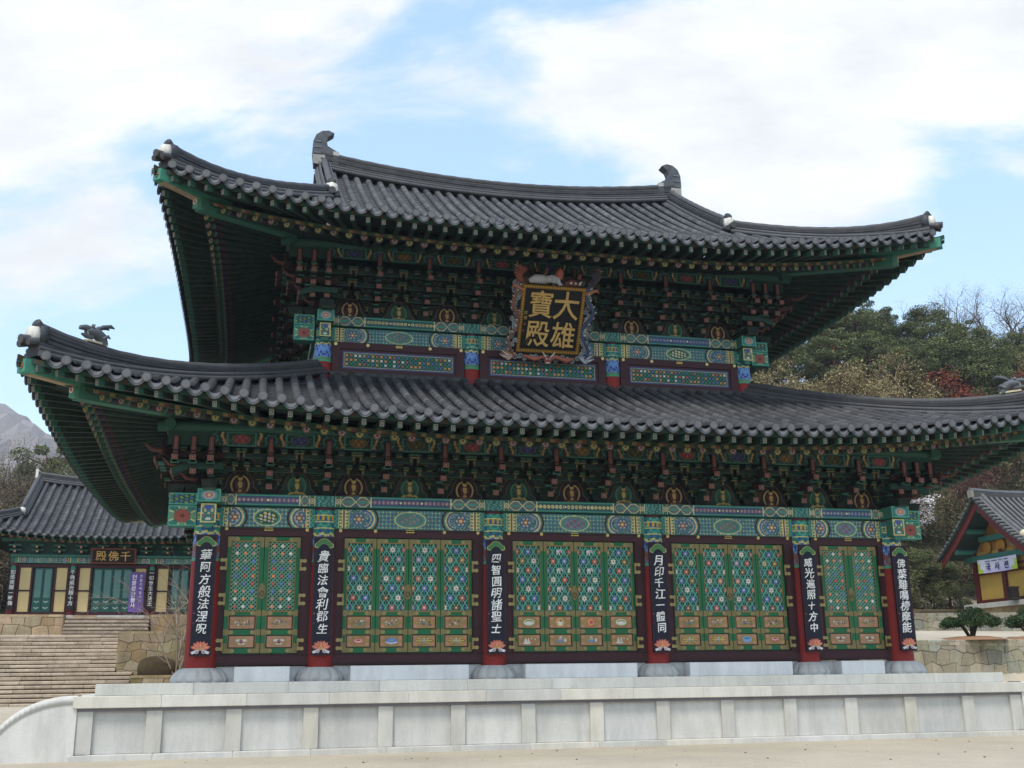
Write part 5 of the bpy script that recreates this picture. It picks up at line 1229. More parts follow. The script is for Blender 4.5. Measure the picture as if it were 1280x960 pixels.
for k in range(5):
    mb = MB(); x = -2.1
    while x < 2.08:
        w = min(r.uniform(.9, 1.6), 2.1 - x); q = r.uniform(-14, 12); bevel_box(mb, (x + w / 2, k * .3 + .4, k * .2 + .10), (w - .012, .8, .16), (PS[0] + q, PS[1] + q - 4, PS[2] + q - 4), .03); x += w
    mb.build('step', M_STONE, st2)
stone_wall('retaining_wall', (-24.5, 33.4), (-17.9, 33.4), 1.1, 2.06, .6, 'low wall of rounded blocks under the rear hall, left of the short steps', col=(166, 148, 120), course=.56, seed=3)
stone_wall('retaining_wall', (-13.5, 33.4), (-6.0, 33.4), 1.1, 2.06, .6, 'low block wall under the rear hall, right of the short steps, behind the bare shrub', col=(150, 132, 104), course=.56, seed=8)
stone_wall('retaining_wall', (-14.47, 27.7), (-7.5, 27.7), 2.35, -.3, .7, 'tall block wall beside the upper half of the great stair', col=(148, 134, 108), course=.5, seed=11)
stone_wall('retaining_wall', (-13.68, 26.3), (-8.0, 26.3), 1.3, -1.3, .7, 'knee high block wall at the right foot of the great stair', col=(146, 130, 102), course=.66, seed=14)
stone_wall('retaining_wall', (-28.5, 27.7), (-20.52, 27.7), 2.35, -.3, .7, 'block wall bordering the left side of the great stair', col=(150, 138, 100), course=.66, seed=17)
def terrace(name, x0, x1, y0, y1, z, col):
    mb = MB(); P = np.zeros((12, 6, 3)); P[..., 0] = np.linspace(x0, x1, 12)[:, None]; P[..., 1] = np.linspace(y0, y1, 6)[None]; P[..., 2] = z; mb.grid(P, col); mb.box(((x0 + x1) / 2, (y0 + y1) / 2, z - .62), (x1 - x0 - .1, y1 - y0 - .1, 1.2), col)
    tag(mb.build(name, bpy.data.materials['sandy_ground']), kind='structure')
terrace('terrain_terrace', -28.4, -20.55, 28.3, 33.4, 2.0, (150, 132, 104)); terrace('terrain_terrace', -14.4, -6, 28.3, 33.4, 2.0, (140, 122, 94)); terrace('terrain_terrace', -20.5, -14.45, 31.4, 33.4, 2.03, (160, 142, 112)); terrace('terrain_terrace', -13.6, -7.8, 26.9, 27.75, -.08, (120, 104, 76))
terrace('terrain_terrace', -24.5, -6.0, 33.8, 44.0, 3.0, (150, 136, 110))
mb = MB(); rr_ = random.Random(2); mb.lathe([(.5, -.4), (.75, -.1), (.78, .35), (.6, .75), (.3, .95), (.05, 1.0)], 12, (78, 66, 48), wob=lambda a, k: .16 * np.sin(a * 3 + k) + .08 * np.sin(a * 5 - k))
o = mb.build('boulder', M_STONE, None, (-12.6, 26.95, .1)); o.scale = (1.2, .6, .8); tag(o, 'dark brown boulder resting on the low wall beside the stair', 'boulder')
# right: plaza retaining wall
stone_wall('retaining_wall', (14.5, 15.3), (36, 15.3), 3.1, GZ - .05, .7, 'long polygonal rubble wall right of the terrace holding up the sandy court with the round pines', col=(146, 140, 122), course=.48, seed=21, h1=2.75)
stone_wall('retaining_wall', (20.5, 25.2), (33.0, 23.2), .85, 1.55, .6, 'low grey stone kerb wall behind the round pines', col=(142, 138, 124), course=.42, seed=25, h1=1.2)
stone_wall('retaining_wall', (22.0, 29.2), (32.6, 29.2), 1.1, 2.15, .8, 'dark mossy boulder wall at the foot of the wooded slope', col=(86, 78, 62), course=.6, seed=29)

# ------------------------------------------------------------------ rear hall on the left
H2X, H2Y, H2Z = -15.7, 34.0, 3.12
def rear_hall():
    t = thing('temple_hall', (H2X, H2Y + 4, 0), 'single-storey temple hall with green doors above the broad stone stair, behind the big hall', 'temple')
    xs_ = [-4.95, -2.0, 2.0, 4.95]; y = -4.0; z0 = H2Z
    def part(name, fn, mat=M_WOOD, par=t):
        mb = MB(); fn(mb); return mb.build(name, mat, par)
    part('stone_base', lambda m: [bevel_box(m, (-5.4 + 1.2 * (i + .5), y - .0, z0 - .12), (1.19, .7, .3), (176, 176, 180) if i % 3 else (160, 140, 112)) for i in range(9)] and m.box((0, 0, z0 - .2), (10.6, 8.4, .3), (150, 146, 138)), M_GRANITE)
    for x in xs_:
        for yy in (y, -y): part('column', lambda m: m.tube([(x, yy, z0), (x, yy, z0 + 2.9)], .2, 12, (96, 30, 30)))
    part('wall', lambda m: m.box((0, .12, z0 + 1.9), (9.9, 7.8, 3.8), (60, 42, 36)))
    for i in range(3):
        a, b = xs_[i] + .2, xs_[i + 1] - .2; w = b - a; nd = 4 if i == 1 else 2; pw = .56; dw = (w - 2 * pw - .5) / nd
        part('door_frame', lambda m: [m.box(((a + b) / 2, y, z0 + 2.62), (w, .2, .18), (60, 22, 28)), m.box(((a + b) / 2, y, z0 + .1), (w, .2, .2), (60, 22, 28))] + [m.box((xx, y, z0 + 1.36), (.1, .198, 2.34), (60, 22, 28)) for xx in (a + .05, a + pw + .15, b - pw - .15, b - .05)])
        for xx in (a + .1 + pw / 2, b - .1 - pw / 2):
            for zz, hh in ((z0 + .75, 1.05), (z0 + 1.94, 1.16)): part('plaster_panel', lambda m: m.box((xx, y + .02, zz), (pw - .03, .1, hh), (206, 186, 136)), M_PLASTER)
            part('door_frame', lambda m: m.box((xx, y + .0, z0 + 1.32), (pw, .16, .07), (50, 24, 30)))
        for k in range(nd):
            xc = a + pw + .25 + dw * (k + .5) - .0
            def leaf(m):
                m.box((xc, y, z0 + 1.36), (dw - .02, .08, 2.3), (34, 78, 72)); x0, x1, za, zb = xc - dw / 2 + .08, xc + dw / 2 - .08, z0 + .95, z0 + 2.42
                m.box((xc, y - .04, (za + zb) / 2), (x1 - x0, .01, zb - za), (66, 108, 104))
                for sg in (1, -1): bars(m, x0, x1, za, zb, sg * PI / 4, .075, 0, .02, y - .05 - .004 * sg, .01, (110, 150, 144))
                for zz in (z0 + .4, z0 + .72):
                    m.box((xc, y - .042, zz), (dw - .18, .02, .2), (30, 96, 84))
                    for s in (-1, 1): m.tube([(xc, y - .06, zz - .03), (xc + s * .06, y - .06, zz + .03), (xc + s * .13, y - .06, zz + .03)], .018, 4, (190, 196, 186))
            part('door_leaf', leaf)
    def frieze(m):
        for x0, x1 in zip(xs_[:-1], xs_[1:]):
            m.paint(x0, x1, z0 + 2.75, z0 + 3.05, y - .2, fn_changbang(0, True), .03)
        m.box((0, y - .05, z0 + 2.9), (10.3, .28, .3), (36, 100, 90)); m.box((0, y + .05, z0 + 3.5), (10.2, .2, .9), (26, 74, 62)); m.box((0, y - .1, z0 + 3.12), (10.3, .5, .12), (40, 110, 96))
        m.tube([(-5.6, y - .5, z0 + 3.95), (5.6, y - .5, z0 + 3.95)], .12, 8, (28, 84, 70))
    part('beam', frieze, M_PAINT)
    for i in range(10):
        x = -4.95 + i * 1.1
        def br(m):
            for k, (n, z) in enumerate(((.25, .18), (.5, .4))): m.box((x, y - n / 2, z0 + 3.16 + z), (.14, n + .3, .13), (70, 36, 34)); m.box((x, y - n - .16, z0 + 3.16 + z), (.1, .03, .1), (190, 150, 110)); m.box((x, y - n, z0 + 3.25 + z), (.6, .1, .09), (34, 104, 88))
        part('bracket_set', br, M_PAINT)
    R2 = Roof(4.95, 4.0, 1.65, 2.1, 4.0, 7.02, .55, 6.0, 2.0, 10.6, 1.1, .35, 4.9)
    rf = roof_tiles(R2, (0, 1, 3, 2)).build('roof', M_TILE, t)
    soffit_mb(R2, 7.45).build('eave_boards', M_PAINT, rf)
    mb = MB()
    for i in range(31):
        x = -6.3 + i * .42; nE, zb = (float(q) for q in R2.E(x, 0)); mb.disc((x, -(4 + nE - .62), zb - .12), (0, -1, 0), .075, (150, 70, 50) if i % 2 else (120, 110, 60), 8); mb.box((x, -(4 + nE - .12), zb - .05), (.09, .2, .11), (46, 110, 90))
    mb.build('rafter_ends', M_PAINT, rf)
    for sx in (-1, 1):
        for sy in (-1, 1):
            p = hip_path(R2, sx, sy, 0.0, 16, .2); ridge_mb(p, .36, .28, 4).build('hip_ridge', M_TILE, rf); end_tile(rf, p[-1] + np.array((0, 0, .15)), (sx * d45, sy * d45), .8)
            ns = np.linspace(-3.9, 0, 12); z = np.array([float(R2.z(4.9, q, 0)) for q in ns]); p = np.stack([np.full(12, sx * 4.88), sy * (4 + ns), z], 1)
            ridge_mb(p, .36, .3, 4).build('descending_ridge', M_TILE, rf); end_tile(rf, p[-1] + np.array((0, 0, .1)), (0, sy), .8)
    xx = np.linspace(-5.0, 5.0, 24); zt = np.array([float(R2.z(q, -4.0, 0)) for q in xx]); ridge_mb(np.stack([xx, 0 * xx, zt - .02], 1), .45, .36, 5, .11).build('main_ridge', M_TILE, rf)
    for s in (-1, 1):
        mb = MB(); mb.box((s * 5.02, 0, float(R2.z(4.9, -4, 0)) + .42), (.14, .5, .5), (214, 208, 198)); mb.build('end_tile', M_TILE, rf)
        mb = MB(); a = np.linspace(-3.9, 3.9, 13); z = np.array([float(R2.z(4.9, abs(q) - 4.0, 0)) for q in a]); P = np.stack([np.stack([np.full(13, s * 4.7), a, np.full(13, 8.4)], 1), np.stack([np.full(13, s * 4.7), a, z + .05], 1)], 1); mb.grid(P, (110, 50, 44)); mb.build('gable_board', M_WOOD, rf)
    return t
rear_hall()
for x, tx, lb in ((-4.95, '如是我聞一時佛', 'narrow black couplet board on the left corner column of the rear hall'), (-2.0, '千佛威光照十方', 'narrow black couplet board on the rear hall, between its two-leaf and four-leaf doors'), (2.0, '一切衆生大法王', 'narrow black couplet board on the rear hall, right of the violet banner')):
    t = thing('couplet_board', (H2X + x, H2Y - .27, H2Z + .35), lb, 'couplet board', 'couplet boards on the rear hall')
    mb = MB(); mb.box((0, 0, 1.12), (.32, .05, 2.3), (22, 22, 28)); mb.poly([(-.13, 2.05), (.13, 2.05), (.09, 2.22), (0, 2.26), (-.09, 2.22)], -.04, .012, (46, 120, 96)); mb.build('panel', M_WOOD, t)
    mb = MB()
    for i, ch in enumerate(tx): write(mb, ch, 0, 1.92 - i * .27, -.032, .25, (220, 220, 214), .003)
    mb.build('lettering', M_PAINT, t)
t = thing('signboard', (H2X + .0, H2Y - .5, 6.25), 'small black signboard with three gold characters on the rear hall', 'signboard'); t.rotation_euler = (.25, 0, 0)
mb = MB(); mb.box((0, .03, 0), (2.3, .06, .82), (120, 60, 44)); mb.box((0, -.01, 0), (2.14, .03, .68), (16, 15, 15)); mb.build('panel', M_WOOD, t)
mb = MB()
for ch, x in (('殿', -.62), ('佛', 0), ('千', .62)): write(mb, ch, x, 0, -.03, .56, (206, 158, 48), .003)
mb.build('lettering', M_PAINT, t)
t = thing('banner', (H2X + 1.28, H2Y - .2, 3.32), 'tall violet cloth banner with white Korean lettering hanging beside the rear hall doors', 'banner')
mb = MB(); zz = np.linspace(0, 2.08, 14); xx = np.linspace(-.37, .37, 6); P = np.zeros((6, 14, 3)); P[..., 0] = xx[:, None]; P[..., 1] = .012 * np.sin(zz * 4)[None] + .01 * np.sin(xx * 9)[:, None]; P[..., 2] = zz[None]; mb.grid(P, (112, 90, 152), True); mb.tube([(-.4, 0, 2.1), (.4, 0, 2.1)], .018, 6, (120, 110, 100)); mb.build('cloth', M_CLOTH, t)
mb = MB()
for i, ch in enumerate('천불봉안불사'): write(mb, ch, -.15, 1.84 - i * .3, -.035, .29, (226, 222, 232), .004)
for i, ch in enumerate('천불전백일기도'): write(mb, ch, .2, 1.9 - i * .22, -.035, .17, (216, 210, 228), .002)
mb.build('lettering', M_CLOTH, t)

# ------------------------------------------------------------------ small gabled hall on the right
def side_hall():
    X0, X1, Y0, Y1, z0 = 33.4, 43.0, 23.7, 28.7, 3.5; ym = 26.2; xr = 31.9; zr = 9.45; ze = 6.35; ho = 3.85
    t = thing('temple_hall', (38.2, ym, 0), 'small gabled temple hall with yellow panelled end wall beyond the round pines', 'temple')
    def part(name, fn, mat=M_WOOD, par=t):
        mb = MB(); mb.M = Matrix.Translation((-38.2, -ym, 0)); fn(mb); mb.M = None; return mb.build(name, mat, par)
    part('stone_base', lambda m: [bevel_box(m, (X0 - .35, Y0 - .4 + 1.0 * (k + .5), z0 - .14), (.6, .99, .28), (172, 170, 160)) for k in range(6)] and m.box(((X0 + X1) / 2, ym, z0 - .16), (X1 - X0 + .4, Y1 - Y0 + .8, .3), (160, 156, 146)), M_GRANITE)
    part('stone_base', lambda m: [m.box(((X0 + X1) / 2, ym, 2.6), (X1 - X0 + .6, Y1 - Y0 + 1.0, 1.6), (84, 74, 58)), stone_face(m, Y0 - .6, Y1 + .6, 1.75, lambda u, dep, z: (X0 - .42 - dep, Y0 + Y1 - u, 1.6 + z), .6, 41, (146, 130, 100)), stone_face(m, X0 - .4, X1, 1.75, lambda u, dep, z: (u, Y0 - .62 - dep, 1.6 + z), .6, 44, (146, 130, 100))], M_STONE)
    part('wall', lambda m: [m.box(((X0 + X1) / 2 + .1, ym, z0 + 1.5), (X1 - X0, Y1 - Y0 - .1, 3.0), (180, 146, 72)), m.add([(X0 + .12, Y0, z0 + 2.9), (X0 + .12, Y1, z0 + 2.9), (X0 + .12, ym, zr - .3)], [(0, 2, 1)], (150, 106, 50))], M_PLASTER)  # gable triangle in darker ochre, with the roof's shade put into it
    for y in (Y0, ym, Y1): part('column', lambda m: m.box((X0 + .06, y, z0 + 1.5), (.26, .3, 3.0), (80, 28, 26)))
    part('wall_rail', lambda m: [m.box((X0 + .05, ym, z0 + h), (.2, Y1 - Y0, w), (80, 28, 26)) for h, w in ((.12, .22), (1.75, .16), (2.1, .14))])
    part('beam', lambda m: [m.box((X0 + .0, ym, z0 + 2.62), (.34, Y1 - Y0 + 1.2, .34), (30, 108, 92)), m.box((X0 + .0, ym, z0 + 3.7), (.34, 3.4, .3), (30, 108, 92))] + [m.tube([(xr + .3, y, z), (X0 + 2, y, z)], .15, 10, (34, 122, 104)) for y, z in ((Y0, z0 + 3.05), (Y1, z0 + 3.05), (Y0 + 1.1, z0 + 4.15), (Y1 - 1.1, z0 + 4.15), (ym, z0 + 5.2))], M_PAINT)
    part('gable_panel', lambda m: [m.disc((X0 - .01, y, z), (-1, 0, 0), rr, (166, 118, 54), 16) for y, z, rr in ((ym - 1.2, z0 + 3.2, .36), (ym, z0 + 3.2, .4), (ym + 1.2, z0 + 3.2, .36), (ym, z0 + 4.2, .34))], M_PLASTER)
    def slope(y):                                             # roof height: gently concave slopes
        d = abs(y - ym) / ho; return zr - (zr - ze) * (d * 1.18 - .18 * d * d)
    def roof(m):
        for s in (-1, 1):
            yy = ym + s * np.linspace(0, ho, 12); z = np.array([slope(q) for q in yy]); n = int((44 - xr) / .36)
            P = np.zeros((12, 2, 3)); P[:, 0] = np.stack([0 * yy + xr, yy, z], 1); P[:, 1] = np.stack([0 * yy + 44, yy, z], 1); m.grid(P, (40, 40, 40), flip=s < 0); P2 = P.copy(); P2[..., 2] -= .16; m.grid(P2, (40, 70, 60), flip=s > 0)
            m.grid(np.stack([P[:, 0], P2[:, 0]], 1), (60, 60, 60))
            for i in range(n): m.tube(np.stack([0 * yy + xr + .45 + i * .36, yy, z + .07], 1), np.where(np.arange(12) % 2 == 0, .1, .088), 7, (96, 95, 93))
            for k in range(15): q = ym + s * (.15 + k * .26); m.tube([(xr - .06, q, slope(q) + .02), (xr + .6, q, slope(q) + .06)], .085, 7, (96, 96, 94))
            m.tube(np.stack([0 * yy + xr + .62, yy, z + .2], 1), .13, 8, (92, 92, 92))
        m.box((38, ym, zr + .12), (12.2, .34, .34), (66, 66, 66)); m.tube([(xr - .1, ym, zr + .42), (33.5, ym, zr + .32), (37, ym, zr + .3), (44, ym, zr + .3)], .13, 8, (92, 94, 96)); m.box((xr - .05, ym, zr + .18), (.14, .4, .42), (136, 130, 116))
        m.lathe([(.2, 0), (.28, .1), (.22, .3), (.05, .42)], 8, (196, 182, 150), (xr + .6, ym - ho + .6, slope(ym - ho + .6)))
    rf = part('roof', roof, M_TILE)
    for s in (-1, 1):
        def bb(m):
            yy = ym + s * np.linspace(0, ho - .1, 10); z = np.array([slope(q) for q in yy]) - .14; a = np.stack([0 * yy + xr + .16, yy, z], 1); b = np.stack([0 * yy + xr + .16, yy, z - .55], 1); c = a + (.08, 0, 0); d_ = b + (.08, 0, 0)
            for p, q in ((a, b), (c, d_), (b, d_)): m.grid(np.stack([p, q], 1), (96, 34, 30))
        mb = MB(); mb.M = Matrix.Translation((-38.2, -ym, 0)); bb(mb); mb.M = None; mb.build('bargeboard', M_WOOD, t)
    return t
side_hall()
t = thing('banner', (33.16, 26.4, 5.6), 'white banner with yellow green corners and blue Korean lettering on the small gabled hall', 'banner'); t.rotation_euler = (0, 0, -PI / 2)
mb = MB(); P = np.zeros((16, 8, 3)); xx = np.linspace(-1.7, 1.7, 16); zz = np.linspace(-.39, .39, 8); P[..., 0] = xx[:, None]; P[..., 1] = .02 * np.sin(xx * 5)[:, None]; P[..., 2] = zz[None] - .03 * np.cos(xx * .9)[:, None] + .03
X, Z = np.meshgrid((xx[1:] + xx[:-1]) / 2, (zz[1:] + zz[:-1]) / 2, indexing='ij'); c = full(X, (206, 204, 214)); c = mixc(c, (np.abs(X) - 1.25) > .42 * (Z + .36) / .7, (170, 190, 70)); c = mixc(c, (Z < -.2) & (np.abs(X) < 1.2), (196, 186, 214)); mb.grid(P, c, True); mb.build('cloth', M_CLOTH, t)
mb = MB()
for ch, x in (('국', -.75), ('사', .05), ('전', .85)): write(mb, ch, x, -.06, -.05, .46, (40, 44, 110), .006)
for k in range(17): mb.box((-.95 + k * .12, -.045, .27), (.075, .006, .07), (90, 90, 120)) if k not in (4, 9, 13) else None
mb.build('lettering', M_CLOTH, t)
mb = MB(); mb.box((0, 0, .32), (.42, .42, .64), (44, 36, 34)); mb.box((0, 0, .68), (.5, .5, .08), (56, 48, 44)); mb.box((0, 0, .05), (.5, .5, .1), (56, 48, 44)); tag(mb.build('incense_burner', M_STONE, None, (32.6, 24.6, 3.5)), 'squat dark box standing before the yellow wall of the small gabled hall', 'burner')

# ------------------------------------------------------------------ trees
def leaf_quads(mb, centers, n, rad, size, cols, seed, flat=1.0, up=.0):
    """leaf sized faces scattered through clumps"""
    g = np.random.default_rng(seed); C = np.asarray(centers, float); k = g.integers(0, len(C), n); rd = np.broadcast_to(np.asarray(rad, float), (len(C),))[k]
    d = g.normal(0, 1, (n, 3)); d /= np.linalg.norm(d, axis=1)[:, None]; p = C[k] + d * (rd * g.uniform(.35, 1.0, n) ** .6)[:, None] * np.array((1, 1, flat))
    a = g.normal(0, 1, (n, 3)); a[:, 2] *= (1 - up); a /= np.linalg.norm(a, axis=1)[:, None]; b = np.cross(a, g.normal(0, 1, (n, 3))); b /= np.linalg.norm(b, axis=1)[:, None]
    s = size * g.uniform(.6, 1.4, n)[:, None]; V = np.stack([p - a * s - b * s * .5, p + a * s - b * s * .35, p + a * s * .8 + b * s * .5, p - a * s * .7 + b * s * .4], 1).reshape(-1, 3)
    cc = np.asarray(cols, float)[g.integers(0, len(cols), n)] * (1 + g.normal(0, .1, (n, 1))) ; kk = g.normal(0, .08, len(C))[k][:, None]; cc = np.clip(cc * (1 + kk), 4, 250)
    i = np.arange(n) * 4; mb.add(V, [tuple(q) for q in np.stack([i, i + 1, i + 2, i + 3], 1).tolist()], cc)
def branch(mb, p, d, L, r0, depth, rnd, col, tips, spread=.6, droop=0.0, n=4):
    pts = [np.array(p, float)]; d = np.array(d, float); k = 4
    for i in range(k):
        d = d + np.array((rnd.uniform(-.16, .16), rnd.uniform(-.16, .16), rnd.uniform(-.08, .1) - droop)); d /= np.linalg.norm(d); pts.append(pts[-1] + d * L / k)
    mb.tube(pts, np.linspace(r0, r0 * .55, k + 1), 5 if depth > 1 else 3, col, caps=False)
    if depth == 0: tips.append(pts[-1]); return
    for j in range(n):
        q = pts[1 + (j % (k - 1)) + (1 if j >= n - 2 else 0)] if j < n - 1 else pts[-1]; a = rnd.uniform(0, 2 * PI); e = np.cross(d, (math.cos(a), math.sin(a), .3)); e /= np.linalg.norm(e) + 1e-9
        nd = d * (1 - spread * .5) + e * spread; branch(mb, q, nd / np.linalg.norm(nd), L * rnd.uniform(.5, .72), r0 * .5, depth - 1, rnd, col, tips, spread, droop, n)
PROTO = {}
def proto(kind, v):
    """trunk and crown meshes of one tree about 8 m tall, base at the origin"""
    if (kind, v) in PROTO: return PROTO[(kind, v)]
    rnd = random.Random(hash((len(kind), v)) + v * 17); tr = MB(); cr = MB(); tips = []; sd = v * 31 + len(kind)
    if kind == 'pine':
        lean = rnd.uniform(-.12, .12); P = [(lean * z + .18 * math.sin(z * .8 + v), .14 * math.sin(z * .7 + 2 * v), z) for z in np.linspace(-.6, 7.2, 9)]; tr.tube(P, np.linspace(.2, .06, 9), 8, (92, 62, 46)); cs = []; rs = []
        for k in range(40):
            z = rnd.uniform(1.5, 8.0); w = 2.5 * (1 - ((z - 4.6) / 4.6) ** 2 * .75); a = rnd.uniform(0, 2 * PI); rr = w * rnd.uniform(.35, 1.0); c = np.array((lean * z + rr * math.cos(a), rr * math.sin(a), z)); cs.append(c); rs.append(rnd.uniform(.45, 1.1))
            tr.tube([(lean * z * .9, 0, min(z - .7, 6.9)), c * np.array((.6, .6, 1)) - (0, 0, .3), c], [.06, .04, .02], 4, (84, 58, 44), caps=False)
        leaf_quads(cr, cs, 19000, rs, .062, [(94, 102, 64), (82, 92, 58), (104, 110, 70), (74, 82, 54), (112, 114, 76)], sd, .65, .3)
    elif kind in ('tan', 'red', 'olive', 'blossom', 'rust'):
        branch(tr, (0, 0, -.5), (0, 0, 1), 3.0, .15, 3, rnd, {'tan': (120, 104, 80), 'red': (84, 56, 46), 'olive': (84, 74, 58), 'blossom': (70, 58, 52), 'rust': (86, 62, 54)}[kind], tips, .85, 0, 5)
        pal = {'tan': [(138, 124, 88), (120, 106, 74), (156, 142, 104), (104, 96, 62)], 'red': [(116, 58, 40), (98, 46, 34), (132, 70, 46), (84, 44, 34)], 'olive': [(98, 90, 62), (80, 76, 50), (108, 100, 70), (70, 68, 46)], 'blossom': [(226, 216, 216), (214, 202, 204), (232, 226, 224)], 'rust': [(92, 62, 52), (78, 54, 46), (106, 76, 62)]}[kind]
        leaf_quads(cr, tips, {'tan': 6000, 'red': 5200, 'olive': 3800, 'blossom': 2600, 'rust': 2400}[kind], .55 if kind != 'blossom' else .4, .055 if kind in ('tan', 'rust') else .075, pal, sd, .8)
    elif kind == 'bare':
        branch(tr, (0, 0, -.5), (rnd.uniform(-.1, .1), 0, 1), 3.4, .15, 4, rnd, (92, 80, 72), tips, .62, -.03, 4); leaf_quads(cr, tips, 2600, .6, .03, [(120, 104, 86), (104, 92, 78), (110, 108, 70)], sd)
    PROTO[(kind, v)] = q = []
    for nm, mb_, mat in (('trunk', tr, M_BARK), ('crown', cr, M_LEAF)):
        o = mb_.build(nm, mat); q.append(o.data); bpy.data.objects.remove(o)
    return q
LAB = {'pine': ('pine_tree', 'dark green pine with layered needle clumps on the hillside behind the hall', 'pine tree', 'pines on the hillside'),
       'tan': ('budding_tree', 'pale tan tree just coming into bud below the dark pines', 'tree', 'budding trees on the hillside'),
       'olive': ('deciduous_tree', 'olive brown tree with sparse spring leaves on the wooded slope', 'tree', 'olive trees on the slopes'),
       'bare': ('bare_tree', 'leafless grey tree with fine upright twigs on the wooded slope', 'tree', 'bare trees on the slopes'),
       'rust': ('deciduous_tree', 'rusty brown leafless bush-like tree above the small gabled hall', 'tree', 'rusty trees by the small hall')}
rt = random.Random(12)
def tree(kind, x, y, h, v=None, z=None, label=None, wide=1.0):
    v = rt.randrange(3) if v is None else v; a, b = proto(kind, v); nm, lb, ct, gp = LAB[kind] if kind in LAB else (kind + '_tree', label, 'tree', None)
    t = thing(nm, (x, y, float(terrain_z(x, y)) if z is None else z), label or lb, ct, gp if label is None else None); s = h / 8.0; t.scale = (s * wide, s * wide, s); t.rotation_euler = (0, 0, rt.uniform(0, 6.28))
    link('trunk', a, t); link('crown', b, t); return t
# right hillside: ridge row, then rows stepping down
for x, y, h in ((34.5, 62, 5.4), (36.2, 60, 5.2), (38, 61, 5.8), (40.8, 63, 6.0), (43.3, 60.5, 5.8), (45.6, 63, 6.2), (47.6, 61, 7.6), (50.2, 62.5, 6.2), (52.6, 60, 6.0), (54.8, 62.5, 6.4), (57.0, 60.5, 5.4), (59.6, 62, 5.0), (42, 57, 6.6), (46, 57.5, 6.4), (50.5, 57, 6.8), (53.6, 57, 7.0), (57.6, 57.5, 6.2), (61.5, 58, 5.4), (52.4, 53.6, 7.4), (55.2, 54, 7.4), (64.5, 60, 5), (68, 59, 5), (35, 57, 6), (48.6, 55, 6.4), (38.5, 57, 6.2), (44, 64, 5.6), (39, 65, 5.2), (49, 66, 5.6), (53, 66, 5.4)): tree('pine', x, y, h, wide=1.4)
for x, y, h in ((33.2, 53, 9.2), (34.8, 54, 9.4), (36.6, 53, 9.8), (38.8, 54, 9.4), (40.9, 53, 10.0), (43.0, 54, 9.6), (45.2, 52.5, 11.4), (46.6, 54.5, 9.6), (37.6, 50, 9), (41.5, 50, 9.4), (33.5, 51, 9), (44.8, 50, 9), (60.8, 54, 9.6), (63, 55, 10.6), (66, 55.5, 10.4), (62, 52, 9), (64.4, 53, 9.4)): tree('tan', x, y, h, wide=1.05)
for x, y, h in ((60, 67, 8.5), (62, 66, 9), (64, 68, 9.5), (66, 66.5, 9), (68.5, 66, 9), (71, 68, 9.5), (74, 67, 9.5), (77, 68, 9), (58.5, 68, 8)): tree('bare', x, y, h)
tree('red', 49.0, 51.4, 10.0, 0, label='red brown tree between the pale budding trees and the dark pines', wide=1.05); tree('red', 56.6, 52.0, 10.6, 1, label='red brown tree right above the dragon head on the roof hip', wide=1.05)
for x, y, h in ((25, 31, 4.6), (27.5, 32.5, 5.0), (30, 31.5, 4.6), (29, 35, 6), (26, 36, 6.4), (33, 35.5, 6), (36.5, 35, 5.5), (31.5, 39, 6.5), (35, 40, 6), (39.5, 40, 6), (28, 41, 6.5), (42, 37, 5.5), (44, 42, 6), (36, 46, 7), (33, 45, 7), (50, 47, 8), (53, 48, 8), (48.5, 42, 7), (36.5, 41, 5), (40.8, 50, 7), (46.5, 50, 7)): tree('olive', x, y, h, wide=1.2)
for x, y, h in ((24, 34, 7), (31, 36.5, 7.5), (27.5, 38, 7), (34.5, 43, 7)): tree('bare', x, y, h)
for x, y, h in ((28.3, 31, 4.0), (24.2, 32.6, 4.6), (31.6, 33.2, 4.2), (34, 32, 3.6), (26.4, 34.5, 4.6)): tree('pine', x, y, h, wide=1.35)
for x, y, h in ((42.5, 43, 6.4), (45.0, 44.5, 7.0), (41, 46.5, 7), (47.5, 46, 6.8), (43.5, 48, 7), (38.5, 44.5, 6)): tree('rust', x, y, h, wide=1.2)
tree('blossom', 38.6, 41, 5.4, 0, label='white blossoming cherry tree just right of the big hall under its eaves', wide=1.2)
# left slope behind the rear hall
for x, y, h in ((-24, 47, 8), (-27, 49, 8.5), (-20.5, 48, 8.5), (-30, 52, 9), (-24.5, 54, 8.5), (-18, 52, 8.5), (-28, 58, 8), (-22, 60, 8), (-33, 60, 9), (-26, 65, 9), (-16, 58, 9), (-35, 50, 9), (-38, 56, 9), (-20, 66, 9), (-31, 68, 9)): tree('olive', x, y, h, wide=1.15)
for x, y, h in ((-25.6, 51, 9), (-22.2, 52, 9), (-28.8, 55, 9), (-26.3, 60, 9), (-19.6, 56, 9), (-23.6, 46, 7.5), (-31, 62, 9), (-30, 46, 8), (-34, 54, 9)): tree('bare', x, y, h)
tree('pine', -23.6, 59, 8.6)
for x, y, h in ((-25.5, 57, 8), (-27.2, 59, 8.5), (-29, 57, 8), (-23.4, 55, 8), (-30.5, 61, 8.5), (-26.2, 62, 8.5), (-28.4, 64, 8.5), (-24.6, 52.5, 8), (-27, 53, 8), (-21, 58, 8), (-22, 51, 8), (-33, 63, 9)): tree('olive' if h < 8.2 else 'tan', x, y, h, wide=1.15)
for x, y, h in ((-26.4, 55, 9.5), (-28.2, 61, 9.5), (-24, 56.5, 9.4), (-30, 58.5, 10), (-25.2, 60, 9.5), (-22.6, 57, 9), (-27, 57.5, 9.6), (-24.8, 54, 9), (-29, 54, 9)): tree('bare', x, y, h)
for x, y, h in ((-26.2, 70, 7), (-29.5, 72, 7), (-27.8, 66, 7), (-31, 74, 7), (-24.5, 68, 7), (-34, 72, 7)): tree('tan', x, y, h)
